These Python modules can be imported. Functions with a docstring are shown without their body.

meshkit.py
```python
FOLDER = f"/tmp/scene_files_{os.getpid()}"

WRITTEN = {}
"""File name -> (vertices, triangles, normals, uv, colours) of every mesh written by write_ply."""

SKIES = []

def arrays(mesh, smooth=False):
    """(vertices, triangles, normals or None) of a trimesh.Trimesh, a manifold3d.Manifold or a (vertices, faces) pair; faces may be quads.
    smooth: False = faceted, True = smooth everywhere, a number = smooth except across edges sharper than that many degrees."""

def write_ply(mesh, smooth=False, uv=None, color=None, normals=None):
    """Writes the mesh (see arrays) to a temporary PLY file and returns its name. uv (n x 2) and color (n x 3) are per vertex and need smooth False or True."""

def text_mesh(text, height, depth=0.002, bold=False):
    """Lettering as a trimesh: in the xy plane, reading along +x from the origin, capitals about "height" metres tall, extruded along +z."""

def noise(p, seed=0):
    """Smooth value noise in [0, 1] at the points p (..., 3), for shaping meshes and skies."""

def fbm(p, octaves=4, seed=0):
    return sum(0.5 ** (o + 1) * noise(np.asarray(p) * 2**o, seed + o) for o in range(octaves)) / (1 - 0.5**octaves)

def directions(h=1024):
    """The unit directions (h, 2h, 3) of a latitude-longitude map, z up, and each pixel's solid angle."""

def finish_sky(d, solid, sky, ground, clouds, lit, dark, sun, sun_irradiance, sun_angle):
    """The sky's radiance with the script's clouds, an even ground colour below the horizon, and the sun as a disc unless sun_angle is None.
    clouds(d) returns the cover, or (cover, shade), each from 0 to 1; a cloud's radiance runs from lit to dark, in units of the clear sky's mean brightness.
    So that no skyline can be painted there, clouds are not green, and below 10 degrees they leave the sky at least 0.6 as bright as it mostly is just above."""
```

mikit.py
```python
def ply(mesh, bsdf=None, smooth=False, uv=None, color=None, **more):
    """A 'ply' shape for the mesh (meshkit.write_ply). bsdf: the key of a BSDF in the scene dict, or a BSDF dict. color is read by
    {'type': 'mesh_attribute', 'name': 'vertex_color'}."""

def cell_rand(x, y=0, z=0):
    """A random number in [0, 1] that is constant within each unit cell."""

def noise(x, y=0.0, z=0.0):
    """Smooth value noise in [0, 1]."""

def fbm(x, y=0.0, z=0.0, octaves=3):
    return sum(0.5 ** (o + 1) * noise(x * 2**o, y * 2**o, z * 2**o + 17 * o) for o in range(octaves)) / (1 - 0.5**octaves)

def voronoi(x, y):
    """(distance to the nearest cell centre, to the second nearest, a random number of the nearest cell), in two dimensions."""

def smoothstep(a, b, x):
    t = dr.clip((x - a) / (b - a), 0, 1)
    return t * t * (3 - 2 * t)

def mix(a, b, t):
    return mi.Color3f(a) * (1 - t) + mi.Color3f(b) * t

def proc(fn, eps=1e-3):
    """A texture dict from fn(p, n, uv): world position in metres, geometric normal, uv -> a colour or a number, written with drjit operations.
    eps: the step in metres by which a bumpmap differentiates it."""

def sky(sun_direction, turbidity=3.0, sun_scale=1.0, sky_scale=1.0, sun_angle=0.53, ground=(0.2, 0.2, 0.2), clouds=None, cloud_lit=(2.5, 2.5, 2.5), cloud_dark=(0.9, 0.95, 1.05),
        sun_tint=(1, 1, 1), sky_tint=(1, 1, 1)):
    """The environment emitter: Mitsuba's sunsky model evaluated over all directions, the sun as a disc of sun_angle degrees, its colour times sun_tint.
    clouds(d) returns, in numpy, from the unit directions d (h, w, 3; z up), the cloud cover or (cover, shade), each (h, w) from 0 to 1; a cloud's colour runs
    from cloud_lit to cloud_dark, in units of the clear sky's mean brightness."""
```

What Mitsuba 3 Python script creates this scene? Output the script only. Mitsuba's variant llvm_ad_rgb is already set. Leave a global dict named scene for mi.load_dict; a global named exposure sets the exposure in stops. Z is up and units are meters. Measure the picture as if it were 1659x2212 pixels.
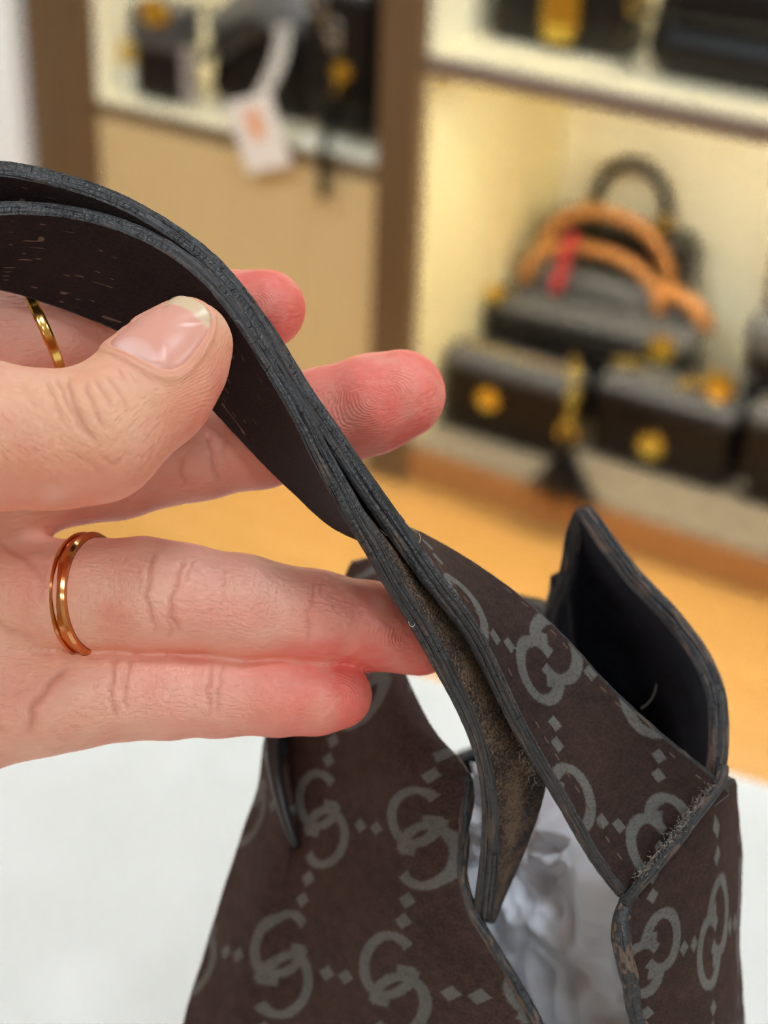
import math, numpy as np, trimesh, mitsuba as mi, drjit as dr, mikit, meshkit
import manifold3d as m3
from mikit import proc, noise, fbm, voronoi, cell_rand, smoothstep, mix
from scipy.interpolate import make_interp_spline
T = mi.ScalarTransform4f
rng = np.random.default_rng(7)
scene, labels = {}, {}

# ------------------------------------------------------------------ camera
FPX, W_IMG, H_IMG = 3600.0, 1659, 2212
PITCH, ROLL, CAM_H = math.radians(31), math.radians(2.3), 1.2
CAM = np.array([0, 0, CAM_H])
FWD = np.array([0, math.cos(PITCH), -math.sin(PITCH)])
_r0, _u0 = np.array([1.0, 0, 0]), np.array([0, math.sin(PITCH), math.cos(PITCH)])
RGT = math.cos(ROLL) * _r0 + math.sin(ROLL) * _u0
UPV = -math.sin(ROLL) * _r0 + math.cos(ROLL) * _u0
scene['camera'] = {'type': 'thinlens', 'fov': math.degrees(2 * math.atan(W_IMG / 2 / FPX)), 'fov_axis': 'x',
                   'aperture_radius': 0.0018, 'focus_distance': 0.2505, 'near_clip': 0.02, 'far_clip': 50.0,
                   'to_world': T().look_at(origin=CAM.tolist(), target=(CAM + FWD).tolist(), up=UPV.tolist())}
exposure = 1.15
# ------------------------------------------------------------------ light: the shop's ceiling downlights, plus an added fill row
LAMP_L = (9.7, 11.6, 12.9)
LAMP_R = 0.17
LAMPS = [(x, y) for x in (-1.5, 0.35, 1.6) for y in (-2.1, -0.95, 0.2, 1.3)]  # rearmost row added out of view as frontal fill for the hand
CEIL = 2.5
SPOTS = [((-1.35, 0.45, 2.42), (-0.62, 2.45, 0.35), 26), ((-0.35, 0.45, 2.42), (0.02, 2.15, 0.30), 26), ((0.75, 0.20, 2.42), (0.55, 2.1, 0.55), 20), ((-1.75, 0.9, 2.42), (-0.95, 2.75, 0.55), 26)]
SPOT_L = (1.35, 1.5, 1.55)   # unseen spotlights added to brighten the shelf fronts
LED_L = (72.0, 67.0, 48.0)       # warm strips under the niche boards

# ------------------------------------------------------------------ helpers
def at(px, py, d):
    return CAM + d * (FWD + RGT * (px - 829.5) / FPX - UPV * (py - 1106) / FPX)
def ats(pts):
    return np.array([at(*q) for q in pts])
def proj(P):
    v = np.asarray(P) - CAM; d = v @ FWD
    return np.stack([829.5 + FPX * (v @ RGT) / d, 1106 - FPX * (v @ UPV) / d], -1)
AZ = math.radians(30)
E_S, E_K = np.array([math.cos(AZ), -math.sin(AZ), 0]), np.array([math.sin(AZ), math.cos(AZ), 0])
ORG = np.array([0.2384, 1.9733, 0.0])
SM = np.eye(4); SM[:3, 0], SM[:3, 1], SM[:3, 2], SM[:3, 3] = E_S, E_K, (0, 0, 1), ORG
def shelf_at(px, py, k):
    """(s, z) on the plane k metres behind the front of the shelves."""
    r = FWD + RGT * (px - 829.5) / FPX - UPV * (py - 1106) / FPX
    P = CAM + r * (((ORG - CAM) @ E_K + k) / (r @ E_K)) - ORG
    return P @ E_S, P[2]
def va(mesh):
    if hasattr(mesh, 'to_mesh'):
        m = mesh.to_mesh(); return np.array(m.vert_properties[:, :3], float), np.array(m.tri_verts, int)
    if isinstance(mesh, tuple): return np.asarray(mesh[0], float), np.asarray(mesh[1], int)
    return np.array(mesh.vertices), np.array(mesh.faces)
def cat(*ms):
    vs, fs, n = [], [], 0
    for m in ms:
        v, f = va(m)
        if f.shape[1] == 4: f = np.vstack([f[:, [0, 1, 2]], f[:, [0, 2, 3]]])
        vs.append(v); fs.append(f + n); n += len(v)
    return np.vstack(vs), np.vstack(fs)
def xf(mesh, M):
    v, f = va(mesh); return v @ M[:3, :3].T + M[:3, 3], f
def mv(mesh, x=0, y=0, z=0):
    v, f = va(mesh); return v + [x, y, z], f
def rot(mesh, ax, deg):
    return xf(mesh, trimesh.transformations.rotation_matrix(math.radians(deg), ax))
def numbered(k):
    if k not in scene: return k
    i = 1
    while f'{k}_{i:03d}' in scene: i += 1
    return f'{k}_{i:03d}'
def add(key, mesh, bsdf, smooth=False, label=None, cat_=None, group=None, kind=None, **kw):
    key = numbered(key)
    scene[key] = mikit.ply(mesh, bsdf, smooth=smooth, **kw)
    d = {a: b for a, b in (('label', label), ('category', cat_), ('group', group), ('kind', kind)) if b}
    if d: labels[key] = d
    return key
def adds(key, mesh, bsdf, smooth=False, **kw):   # a mesh given in the shelves' frame (s, k, z)
    return add(key, xf(mesh, SM), bsdf, smooth, **kw)
USED = set()
def thing(name, label, cat_, group=None):
    k, i = name, 1
    while k in USED: k = f'{name}_{i:03d}'; i += 1
    USED.add(k)
    labels[k] = {'label': label, 'category': cat_}
    if group: labels[k]['group'] = group
    return k
def box(x0, x1, y0, y1, z0, z1, b=0.002):
    """A box with chamfered edges."""
    b = min(b, (x1 - x0) / 3, (y1 - y0) / 3, (z1 - z0) / 3)
    pts = []
    for sx in (0, 1):
        for sy in (0, 1):
            for sz in (0, 1):
                c = np.array([(x0, x1)[sx], (y0, y1)[sy], (z0, z1)[sz]])
                s = np.array([1 - 2 * sx, 1 - 2 * sy, 1 - 2 * sz]) * b
                for k in range(3):
                    q = c + s; q[k] = c[k]; pts.append(q)
    return va(m3.Manifold.hull_points(np.array(pts)))
def rbox(x0, x1, y0, y1, z0, z1, r, taper=0.0, seg=16):
    """A soft box: hull of eight spheres; taper draws the top in along y."""
    sp = []
    for x in (x0 + r, x1 - r):
        for y, s in ((y0 + r, 1), (y1 - r, -1)):
            for z, tt in ((z0 + r, 0), (z1 - r, 1)):
                sp.append(m3.Manifold.sphere(r, seg).translate((x, y + s * taper * tt, z)))
    return va(m3.Manifold.batch_hull(sp))
def tube(pts, r, n=10, closed=False, ry=None):
    p = np.asarray(pts, float); N = len(p)
    t = np.roll(p, -1, 0) - np.roll(p, 1, 0) if closed else np.gradient(p, axis=0)
    t /= np.linalg.norm(t, axis=1, keepdims=True) + 1e-12
    up = np.array([0.123, 0.31, 0.94]); a = np.zeros_like(p)
    prev = np.cross(t[0], up)
    for i in range(N):
        prev = prev - t[i] * (prev @ t[i]); prev /= np.linalg.norm(prev) + 1e-12; a[i] = prev
    b = np.cross(t, a); th = np.arange(n) * 2 * np.pi / n
    rr = np.broadcast_to(r, (N,))[:, None, None]; r2 = rr if ry is None else np.broadcast_to(ry, (N,))[:, None, None]
    v = p[:, None] + rr * np.cos(th)[None, :, None] * a[:, None] + r2 * np.sin(th)[None, :, None] * b[:, None]
    M = N if closed else N - 1
    i, j = np.meshgrid(np.arange(M), np.arange(n), indexing='ij'); i2, j2 = (i + 1) % N, (j + 1) % n
    q = np.stack([i * n + j, i * n + j2, i2 * n + j2, i2 * n + j], -1).reshape(-1, 4)
    f = np.vstack([q[:, [0, 1, 2]], q[:, [0, 2, 3]]]); v = v.reshape(-1, 3)
    if not closed:
        v = np.vstack([v, p[0], p[-1]]); k = len(v)
        j = np.arange(n)
        f = np.vstack([f, np.stack([np.full(n, k - 2), (j + 1) % n, j], 1), np.stack([np.full(n, k - 1), (N - 1) * n + j, (N - 1) * n + (j + 1) % n], 1)])
    return v, f
def spline(pts, n, k=3):
    p = np.asarray(pts, float); u = np.r_[0, np.cumsum(np.linalg.norm(np.diff(p[:, :3], axis=0), axis=1))]
    return make_interp_spline(u / u[-1], p, k=min(k, len(p) - 1))(np.linspace(0, 1, n))
def ring_mesh(R, r, n=28, m=10, flat=1.0):
    th = np.arange(n) * 2 * np.pi / n
    return tube(np.stack([R * np.cos(th), np.zeros(n), R * np.sin(th)], 1), r, m, True)
def disc(R, h, n=32):
    """A round domed stud, its face towards -y."""
    prof = [(0, -h), (R * 0.35, -h), (R * 0.42, -h * 0.55), (R * 0.72, -h * 0.6), (R * 0.8, -h), (R * 0.94, -h * 0.9), (R, -h * 0.4), (R, h * 0.5), (0, h * 0.5)]
    th = np.arange(n) * 2 * np.pi / n
    v = np.array([[r * np.cos(t), y, r * np.sin(t)] for r, y in prof for t in th])
    i, j = np.meshgrid(np.arange(len(prof) - 1), np.arange(n), indexing='ij'); j2 = (j + 1) % n
    q = np.stack([i * n + j, i * n + j2, (i + 1) * n + j2, (i + 1) * n + j], -1).reshape(-1, 4)
    return v, np.vstack([q[:, [0, 2, 1]], q[:, [0, 3, 2]]])
def chain_links(pts, L, r, bsdf, parent, name='link'):
    """Chain links along a polyline in the shelves' frame, each a part of its own."""
    p = spline(pts, 200); u = np.r_[0, np.cumsum(np.linalg.norm(np.diff(p, axis=0), axis=1))]
    n = max(2, int(u[-1] / (L * 0.78)))
    th = np.arange(16) * 2 * np.pi / 16
    base = np.stack([0.5 * L * np.cos(th), 0.31 * L * np.sin(th), 0 * th], 1)
    for i in range(n):
        uu = (i + 0.5) / n * u[-1]; c = np.array([np.interp(uu, u, p[:, k]) for k in range(3)])
        t = np.array([np.interp(min(uu + L / 3, u[-1]), u, p[:, k]) - np.interp(max(uu - L / 3, 0), u, p[:, k]) for k in range(3)]); t /= np.linalg.norm(t)
        a = np.cross(t, [0.2, 1, 0.3]); a /= np.linalg.norm(a); b = np.cross(t, a)
        ang = (i % 2) * math.pi / 2 + 0.5; a, b = a * math.cos(ang) + b * math.sin(ang), -a * math.sin(ang) + b * math.cos(ang)
        adds(f'{parent}__{name}', tube(c + base[:, :1] * t + base[:, 1:2] * a, r, 6, True), bsdf, True)

# ------------------------------------------------------------------ materials
def srgb(*c):
    return [((x / 255 + 0.055) / 1.055) ** 2.4 if x > 10 else x / 255 / 12.92 for x in c]
def pr(name, col, rough=0.5, metal=0.0, spec=0.5, two=True, **kw):
    b = {'type': 'principled', 'base_color': {'type': 'rgb', 'value': col} if isinstance(col, (list, tuple)) else col, 'roughness': rough, 'metallic': metal, 'specular': spec, **kw}
    scene[name] = {'type': 'twosided', 'b': b} if two else b
def bumped(name, col, height, scale, eps, rough=0.5, spec=0.5, **kw):
    scene[name] = {'type': 'twosided', 'b': {'type': 'bumpmap', 'arbitrary': proc(height, eps), 'scale': scale,
                   'b': {'type': 'principled', 'base_color': col, 'roughness': rough, 'specular': spec, **kw}}}
def c3(*c): return mi.Color3f(*srgb(*c))
pr('mat_white_wall', srgb(243, 247, 249), 0.8, spec=0.2)
pr('mat_ceiling', srgb(236, 234, 228), 0.9, spec=0.1)
pr('mat_cream', srgb(243, 237, 214), 0.8, spec=0.2)
pr('mat_cream_lit_side', srgb(238, 222, 172), 0.8, spec=0.2)  # yellow strip light on the niche side put into the cream
pr('mat_base_top_shaded', srgb(138, 124, 104), 0.5)  # shade in front of the bags put into the board colour
pr('mat_room', srgb(238, 236, 230), 0.9, spec=0.1)
def _wood(p, n, uv):
    s = p.x * E_S[0] + p.y * E_S[1]; k = p.x * E_K[0] + p.y * E_K[1]
    g = fbm(s * 5, k * 90, p.z * 40, 3) * 0.6 + 0.4 * noise(s * 1.3, k * 7, 3)
    return mix(c3(170, 121, 62), c3(194, 148, 86), g)
pr('mat_floor', proc(_wood), 0.32, spec=0.5)
def _brown(p, n, uv):
    g = fbm(p.x * 30, p.y * 30, p.z * 3, 3)
    return mix(c3(86, 66, 45), c3(110, 86, 60), g)
pr('mat_post', proc(_brown), 0.45)
pr('mat_board', srgb(112, 96, 90), 0.45)
pr('mat_board_top', srgb(214, 204, 176), 0.5)
pr('mat_plinth', srgb(160, 112, 64), 0.5)
pr('mat_tan_panel', srgb(204, 178, 130), 0.55)
def _marble(p, n, uv):
    w = fbm(p.x * 6, p.y * 6, 2.0, 4) - 0.5
    v = 1 - dr.abs(fbm(p.x * 5 + w * 1.5, p.y * 9 + w * 2, 7.0, 4) - 0.5) * 7
    c = mix(c3(232, 232, 226), c3(244, 243, 240), fbm(p.x * 20, p.y * 20, 1.0, 3))
    return mix(c, c3(206, 206, 198), dr.clip(v, 0, 1) * 0.2)
pr('mat_marble', proc(_marble), 0.35, spec=0.4)
pr('mat_black_leather', srgb(15, 14, 16), 0.34, spec=0.3)
pr('mat_grey_leather', srgb(66, 66, 68), 0.38, spec=0.5)
pr('mat_choc_leather', srgb(17, 11, 10), 0.36, spec=0.25)
pr('mat_tan_leather', srgb(198, 134, 74), 0.45, spec=0.4)
pr('mat_gold', srgb(240, 208, 98), 0.16, 1.0)
pr('mat_silver', srgb(200, 200, 198), 0.2, 1.0)
pr('mat_red', srgb(176, 44, 58), 0.6)
pr('mat_paper', srgb(232, 224, 216), 0.7)
pr('mat_orange_print', srgb(226, 158, 112), 0.7)
pr('mat_ribbon', srgb(140, 132, 128), 0.5)
pr('mat_card', srgb(206, 204, 190), 0.6)
scene['mat_clear'] = {'type': 'thindielectric', 'int_ior': 1.45}
pr('mat_rose_gold', srgb(214, 150, 96), 0.16, 1.0)
pr('mat_yellow_gold', srgb(230, 186, 104), 0.14, 1.0)

# ------------------------------------------------------------------ the setting
def plate(key, x0, x1, y0, y1, z0, z1, bsdf, b=0.001, **kw):
    return add(key, box(x0, x1, y0, y1, z0, z1, b), bsdf, **kw)
plate('floor', -4, 4, -3, 5, -0.05, 0, 'mat_floor', kind='structure')
plate('ceiling', -4, 4, -3, 5, CEIL, CEIL + 0.05, 'mat_ceiling', kind='structure')
plate('wall_back', -4, 4, -3.05, -3, 0, CEIL, 'mat_room', kind='structure')
plate('wall_right', 4, 4.05, -3, 5, 0, CEIL, 'mat_room', kind='structure')
plate('wall_left', -4.05, -4, -3, 5, 0, CEIL, 'mat_room', kind='structure')
plate('wall_far', -4, 4, 5, 5.05, 0, CEIL, 'mat_room', kind='structure')
adds('wall_front', box(-2.6, -0.912, -0.03, 0.5, 0, CEIL - 0.001), 'mat_white_wall', kind='structure')
for i, (x, y) in enumerate(LAMPS):
    t = thing('ceiling_lamp', 'round recessed ceiling downlight out of view above', 'lamp', 'ceiling downlights')
    th = np.arange(40) * 2 * np.pi / 40
    d = np.vstack([[0, 0, 0], np.stack([LAMP_R * np.cos(th), LAMP_R * np.sin(th), 0 * th], 1)])
    f = np.array([[0, 1 + (j + 1) % 40, 1 + j] for j in range(40)])
    add(t + '__diffuser', mv((d, f), x, y, CEIL - 0.012), 'mat_paper', emitter={'type': 'area', 'radiance': {'type': 'rgb', 'value': list(LAMP_L)}})
    add(t + '__rim', tube(np.stack([x + LAMP_R * np.cos(th), y + LAMP_R * np.sin(th), np.full(40, CEIL - 0.010)], 1), 0.012, 8, True), 'mat_white_wall', True)

for p_, q_, ang in SPOTS:
    t = thing('added_spotlight', 'white spotlight added out of view above to brighten the display shelf', 'lamp', 'added shelf spotlights')
    d_ = np.array(q_) - np.array(p_); d_ /= np.linalg.norm(d_)
    scene[t + '_beam'] = {'type': 'spot', 'to_world': T().look_at(origin=(np.array(p_) + d_ * 0.07).tolist(), target=list(q_), up=[0, 0, 1]), 'intensity': {'type': 'rgb', 'value': [c * (0.5 if p_[0] > 0.5 else 1.0) for c in SPOT_L]}, 'cutoff_angle': ang, 'beam_width': ang * 0.7}
    add(t + '__housing', tube(np.array([np.array(p_) - d_ * 0.06, np.array(p_) + d_ * 0.06]), 0.035, 20), 'mat_white_wall', 40)
    add(t + '__stem', tube(np.array([np.array(p_) - d_ * 0.02, [p_[0], p_[1], CEIL - 0.001]]), 0.008, 10), 'mat_white_wall', 40)

# display shelves -----------------------------------------------------------
ZB, ZU0, ZU1, ZL, KD = 0.062, 0.592, 0.617, 0.456, 0.43
sh = thing('display_shelf', 'brown framed shop display unit with lit cream niches holding handbags', 'shelf')
HT = 1.55
adds(sh + '__post', box(-0.302, -0.240, -0.012, KD, 0, HT), 'mat_post')
adds(sh + '__post', box(-0.850, -0.785, -0.012, KD, 0, HT), 'mat_post')
adds(sh + '__post', box(-0.908, -0.856, -0.004, KD, 0, HT), 'mat_post')
adds(sh + '__post', box(0.62, 0.68, -0.012, KD, 0, HT), 'mat_post')
adds(sh + '__back_panel', box(-0.240, 0.62, KD, KD + 0.02, 0, HT), 'mat_cream')
adds(sh + '__back_panel', box(-0.908, -0.240, KD, KD + 0.02, 0, HT), 'mat_cream')
adds(sh + '__side_panel', box(-0.240, -0.236, 0.004, KD, ZB, ZU0), 'mat_cream_lit_side', label='cream side wall of the niche')
adds(sh + '__side_panel', box(-0.240, -0.236, 0.004, KD, ZU1, HT - 0.03), 'mat_cream')
adds(sh + '__side_panel', box(-0.785, -0.781, 0.004, KD, ZL, HT - 0.03), 'mat_cream')
adds(sh + '__base', box(-0.240, 0.62, 0.0, KD, 0.0, ZB - 0.008), 'mat_plinth', label='tan base board along the floor')
adds(sh + '__base_top', box(-0.240, 0.62, 0.002, KD, ZB - 0.008, ZB), 'mat_base_top_shaded')
adds(sh + '__shelf_board', box(-0.240, 0.62, 0.0, KD, ZU0, ZU1 - 0.003), 'mat_board', label='grey-brown shelf board')
adds(sh + '__board_top', box(-0.240, 0.62, 0.002, KD, ZU1 - 0.003, ZU1), 'mat_board_top')
adds(sh + '__shelf_board', box(-0.785, -0.302, 0.0, KD, ZL - 0.024, ZL - 0.003), 'mat_post')
adds(sh + '__board_top', box(-0.785, -0.302, 0.002, KD, ZL - 0.003, ZL), 'mat_board_top')
adds(sh + '__top_board', box(-0.908, 0.68, -0.01, KD, HT, HT + 0.03), 'mat_post')
adds(sh + '__front_panel', box(-0.785, -0.302, 0.001, 0.02, 0.0, ZL - 0.024), 'mat_tan_panel', label='plain tan front panel below the left shelf')
adds(sh + '__trim_strip', box(0.118, 0.16, KD - 0.012, KD, ZB, ZU0), 'mat_post')
for zz, s0, s1 in ((ZU0, -0.14, 0.57), (ZU0 + 0.62, -0.14, 0.57), (ZL + 0.62, -0.74, -0.34)):
    k = adds(sh + '__light_strip', box(s0, s1, 0.028, 0.042, zz - 0.006, zz - 0.0005, 0.0005), 'mat_paper')
    scene[k]['emitter'] = {'type': 'area', 'radiance': {'type': 'rgb', 'value': list(LED_L)}}
adds(sh + '__shelf_board', box(-0.240, 0.62, 0.0, KD, ZU0 + 0.62, ZU1 + 0.62), 'mat_board')
adds(sh + '__shelf_board', box(-0.785, -0.302, 0.0, KD, ZL + 0.62, ZL + 0.645), 'mat_post')

# the table the bag stands on ------------------------------------------------
ZT = 0.75
tb = thing('display_table', 'table with a white marble top that the brown bag stands on', 'table')
def zplane(px, py, z):
    r = FWD + RGT * (px - 829.5) / FPX - UPV * (py - 1106) / FPX
    return CAM + r * (z - CAM_H) / r[2]
A_, B_ = zplane(900, 1437, ZT), zplane(1640, 1672, ZT)
tdir = (B_ - A_) / np.linalg.norm(B_ - A_); tn = np.array([tdir[1], -tdir[0], 0])
TM = np.eye(4); TM[:3, 0], TM[:3, 1], TM[:3, 3] = tdir, -tn, A_ + tdir * 0.15 - np.array([0, 0, ZT])
TM[:3, 2] = (0, 0, 1)
top = rbox(-0.75, 0.75, -0.8, 0, ZT - 0.022, ZT, 0.008, seg=24)
add(tb + '__top', xf(top, TM), 'mat_marble', 30)
for x in (-0.68, 0.68):
    for y in (-0.74, -0.06):
        add(tb + '__leg', xf(rbox(x - 0.02, x + 0.02, y - 0.02, y + 0.02, 0, ZT - 0.021, 0.004, seg=8), TM), 'mat_post', 30)
add(tb + '__apron', xf(box(-0.66, 0.66, -0.72, -0.08, ZT - 0.07, ZT - 0.021), TM), 'mat_post')

# ------------------------------------------------------------------ bags on the shelves
def arch(x0, x1, y0, y1, z0, h, n=40, p=2.0):
    th = np.linspace(0, math.pi, n); c, s = np.cos(th), np.sin(th)
    w = 0.5 - 0.5 * np.sign(c) * np.abs(c) ** (2 / p)
    return np.stack([x0 + (x1 - x0) * w, y0 + (y1 - y0) * w, z0 + h * np.abs(s) ** (2 / p)], 1)
def band(pts, wide, thick, n=14):
    return tube(pts, thick, n, ry=wide)
def quilt(o, u, v, nx, ny, h, res=10, t=0.004):
    """A padded panel of diamond quilting; u x v is its outward side."""
    o, u, v = map(np.array, (o, u, v)); nrm = np.cross(u, v); nrm = nrm / np.linalg.norm(nrm)
    a, b = np.meshgrid(np.linspace(0, 1, nx * res + 1), np.linspace(0, 1, ny * res + 1))
    hh = h * np.abs(np.sin(np.pi * (a * nx + b * ny))) ** 0.6 * np.abs(np.sin(np.pi * (a * nx - b * ny))) ** 0.6
    hh[0] = hh[-1] = 0; hh[:, 0] = hh[:, -1] = 0
    P = o + a[..., None] * u + b[..., None] * v
    return sheet_mesh(P + hh[..., None] * nrm, P - t * nrm)
def sheet_mesh(Fr, Bk):
    ny, nx = Fr.shape[:2]; v = np.vstack([Fr.reshape(-1, 3), Bk.reshape(-1, 3)]); N = nx * ny
    i, j = np.meshgrid(np.arange(ny - 1), np.arange(nx - 1), indexing='ij'); a = (i * nx + j).ravel()
    f = [np.stack([a, a + 1, a + nx + 1], 1), np.stack([a, a + nx + 1, a + nx], 1)]
    f += [f[0][:, ::-1] + N, f[1][:, ::-1] + N]
    loop = np.r_[np.arange(nx), nx - 1 + nx * np.arange(1, ny), (ny - 1) * nx + np.arange(nx - 2, -1, -1), nx * np.arange(ny - 2, 0, -1)]
    l2 = np.roll(loop, -1)
    f += [np.stack([loop, loop + N, l2 + N], 1), np.stack([loop, l2 + N, l2], 1)]
    return v, np.vstack(f)
def stud(key, x, y, z, R, mat='mat_gold', h=0.004):
    return adds(key, mv(disc(R, h), x, y, z), mat, 40)
def rail(x0, x1, y0, y1, z, r=0.002):
    c = 0.008
    return np.array([(x0 + c, y0, z), (x1 - c, y0, z), (x1, y0 + c, z), (x1, y1 - c, z), (x1 - c, y1, z), (x0 + c, y1, z), (x0, y1 - c, z), (x0, y0 + c, z)])
def case_bag(label, x0, x1, y0, y1, z1, mat, lid, med, quilted=False, group='boxy brown handbags in the front row'):
    t = thing('box_handbag', label, 'handbag', group)
    z0 = ZB + 0.001
    adds(t + '__body', rbox(x0, x1, y0, y1, z0, z1 - 0.012, 0.014, 0.0), mat, 40)
    adds(t + '__lid', rbox(x0 - 0.001, x1 + 0.001, y0 - 0.001, y1 + 0.001, z1 - 0.034, z1, 0.016, 0.002), lid, 40)
    adds(t + '__piping', tube(rail(x0 - 0.001, x1 + 0.001, y0 - 0.001, y1 + 0.001, z1 - 0.03), 0.0022, 6, True), mat, True)
    adds(t + '__zipper', box(x0 + 0.012, x1 - 0.012, (y0 + y1) / 2 - 0.003, (y0 + y1) / 2 + 0.003, z1 - 0.001, z1 + 0.0012), 'mat_gold')
    if med: stud(t + '__medallion', med[0], y0 - 0.001, med[1], med[2])
    if quilted:
        adds(t + '__quilted_panel', quilt((x0 + 0.012, y0 + 0.006, z1), (x1 - x0 - 0.024, 0, 0), (0, (y1 - y0) - 0.012, 0), 6, 2, 0.005, t=0.006), lid, True)
        adds(t + '__quilted_panel', quilt((x0 + 0.012, y0, z1 - 0.034), (x1 - x0 - 0.024, 0, 0), (0, 0, 0.022), 6, 1, 0.004, t=0.004), mat, True)
    return t
b1 = case_bag('plain dark brown boxy handbag with round gold stud, front row beside the post', -0.226, -0.026, 0.066, 0.132, 0.188, 'mat_choc_leather', 'mat_grey_leather', (-0.150, 0.129, 0.0175))
b2 = case_bag('dark brown boxy handbag with quilted top and gold stud, under the chain heap', -0.012, 0.190, 0.112, 0.190, 0.186, 'mat_choc_leather', 'mat_grey_leather', (0.082, 0.106, 0.020), True)
b3 = case_bag('dark brown boxy handbag cut off by the right edge, last of the front row', 0.206, 0.40, 0.112, 0.185, 0.204, 'mat_choc_leather', 'mat_grey_leather', None)
stud(b3 + '__stud', 0.218, 0.112, 0.09, 0.006, 'mat_silver')
chain_links([(0.104, 0.130, 0.194), (0.118, 0.145, 0.200), (0.136, 0.132, 0.206), (0.152, 0.148, 0.212), (0.170, 0.135, 0.202), (0.176, 0.150, 0.196), (0.156, 0.160, 0.198), (0.138, 0.150, 0.214), (0.158, 0.140, 0.224), (0.168, 0.150, 0.212), (0.150, 0.160, 0.200), (0.128, 0.158, 0.195)], 0.015, 0.0027, 'mat_gold', b2, 'chain_link')
chain_links([(-0.004, 0.16, 0.192), (0.014, 0.150, 0.197), (0.030, 0.165, 0.193), (0.012, 0.175, 0.192)], 0.016, 0.0026, 'mat_gold', b2, 'chain_link')
stud(b2 + '__clasp', 0.160, 0.126, 0.206, 0.015)
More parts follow.
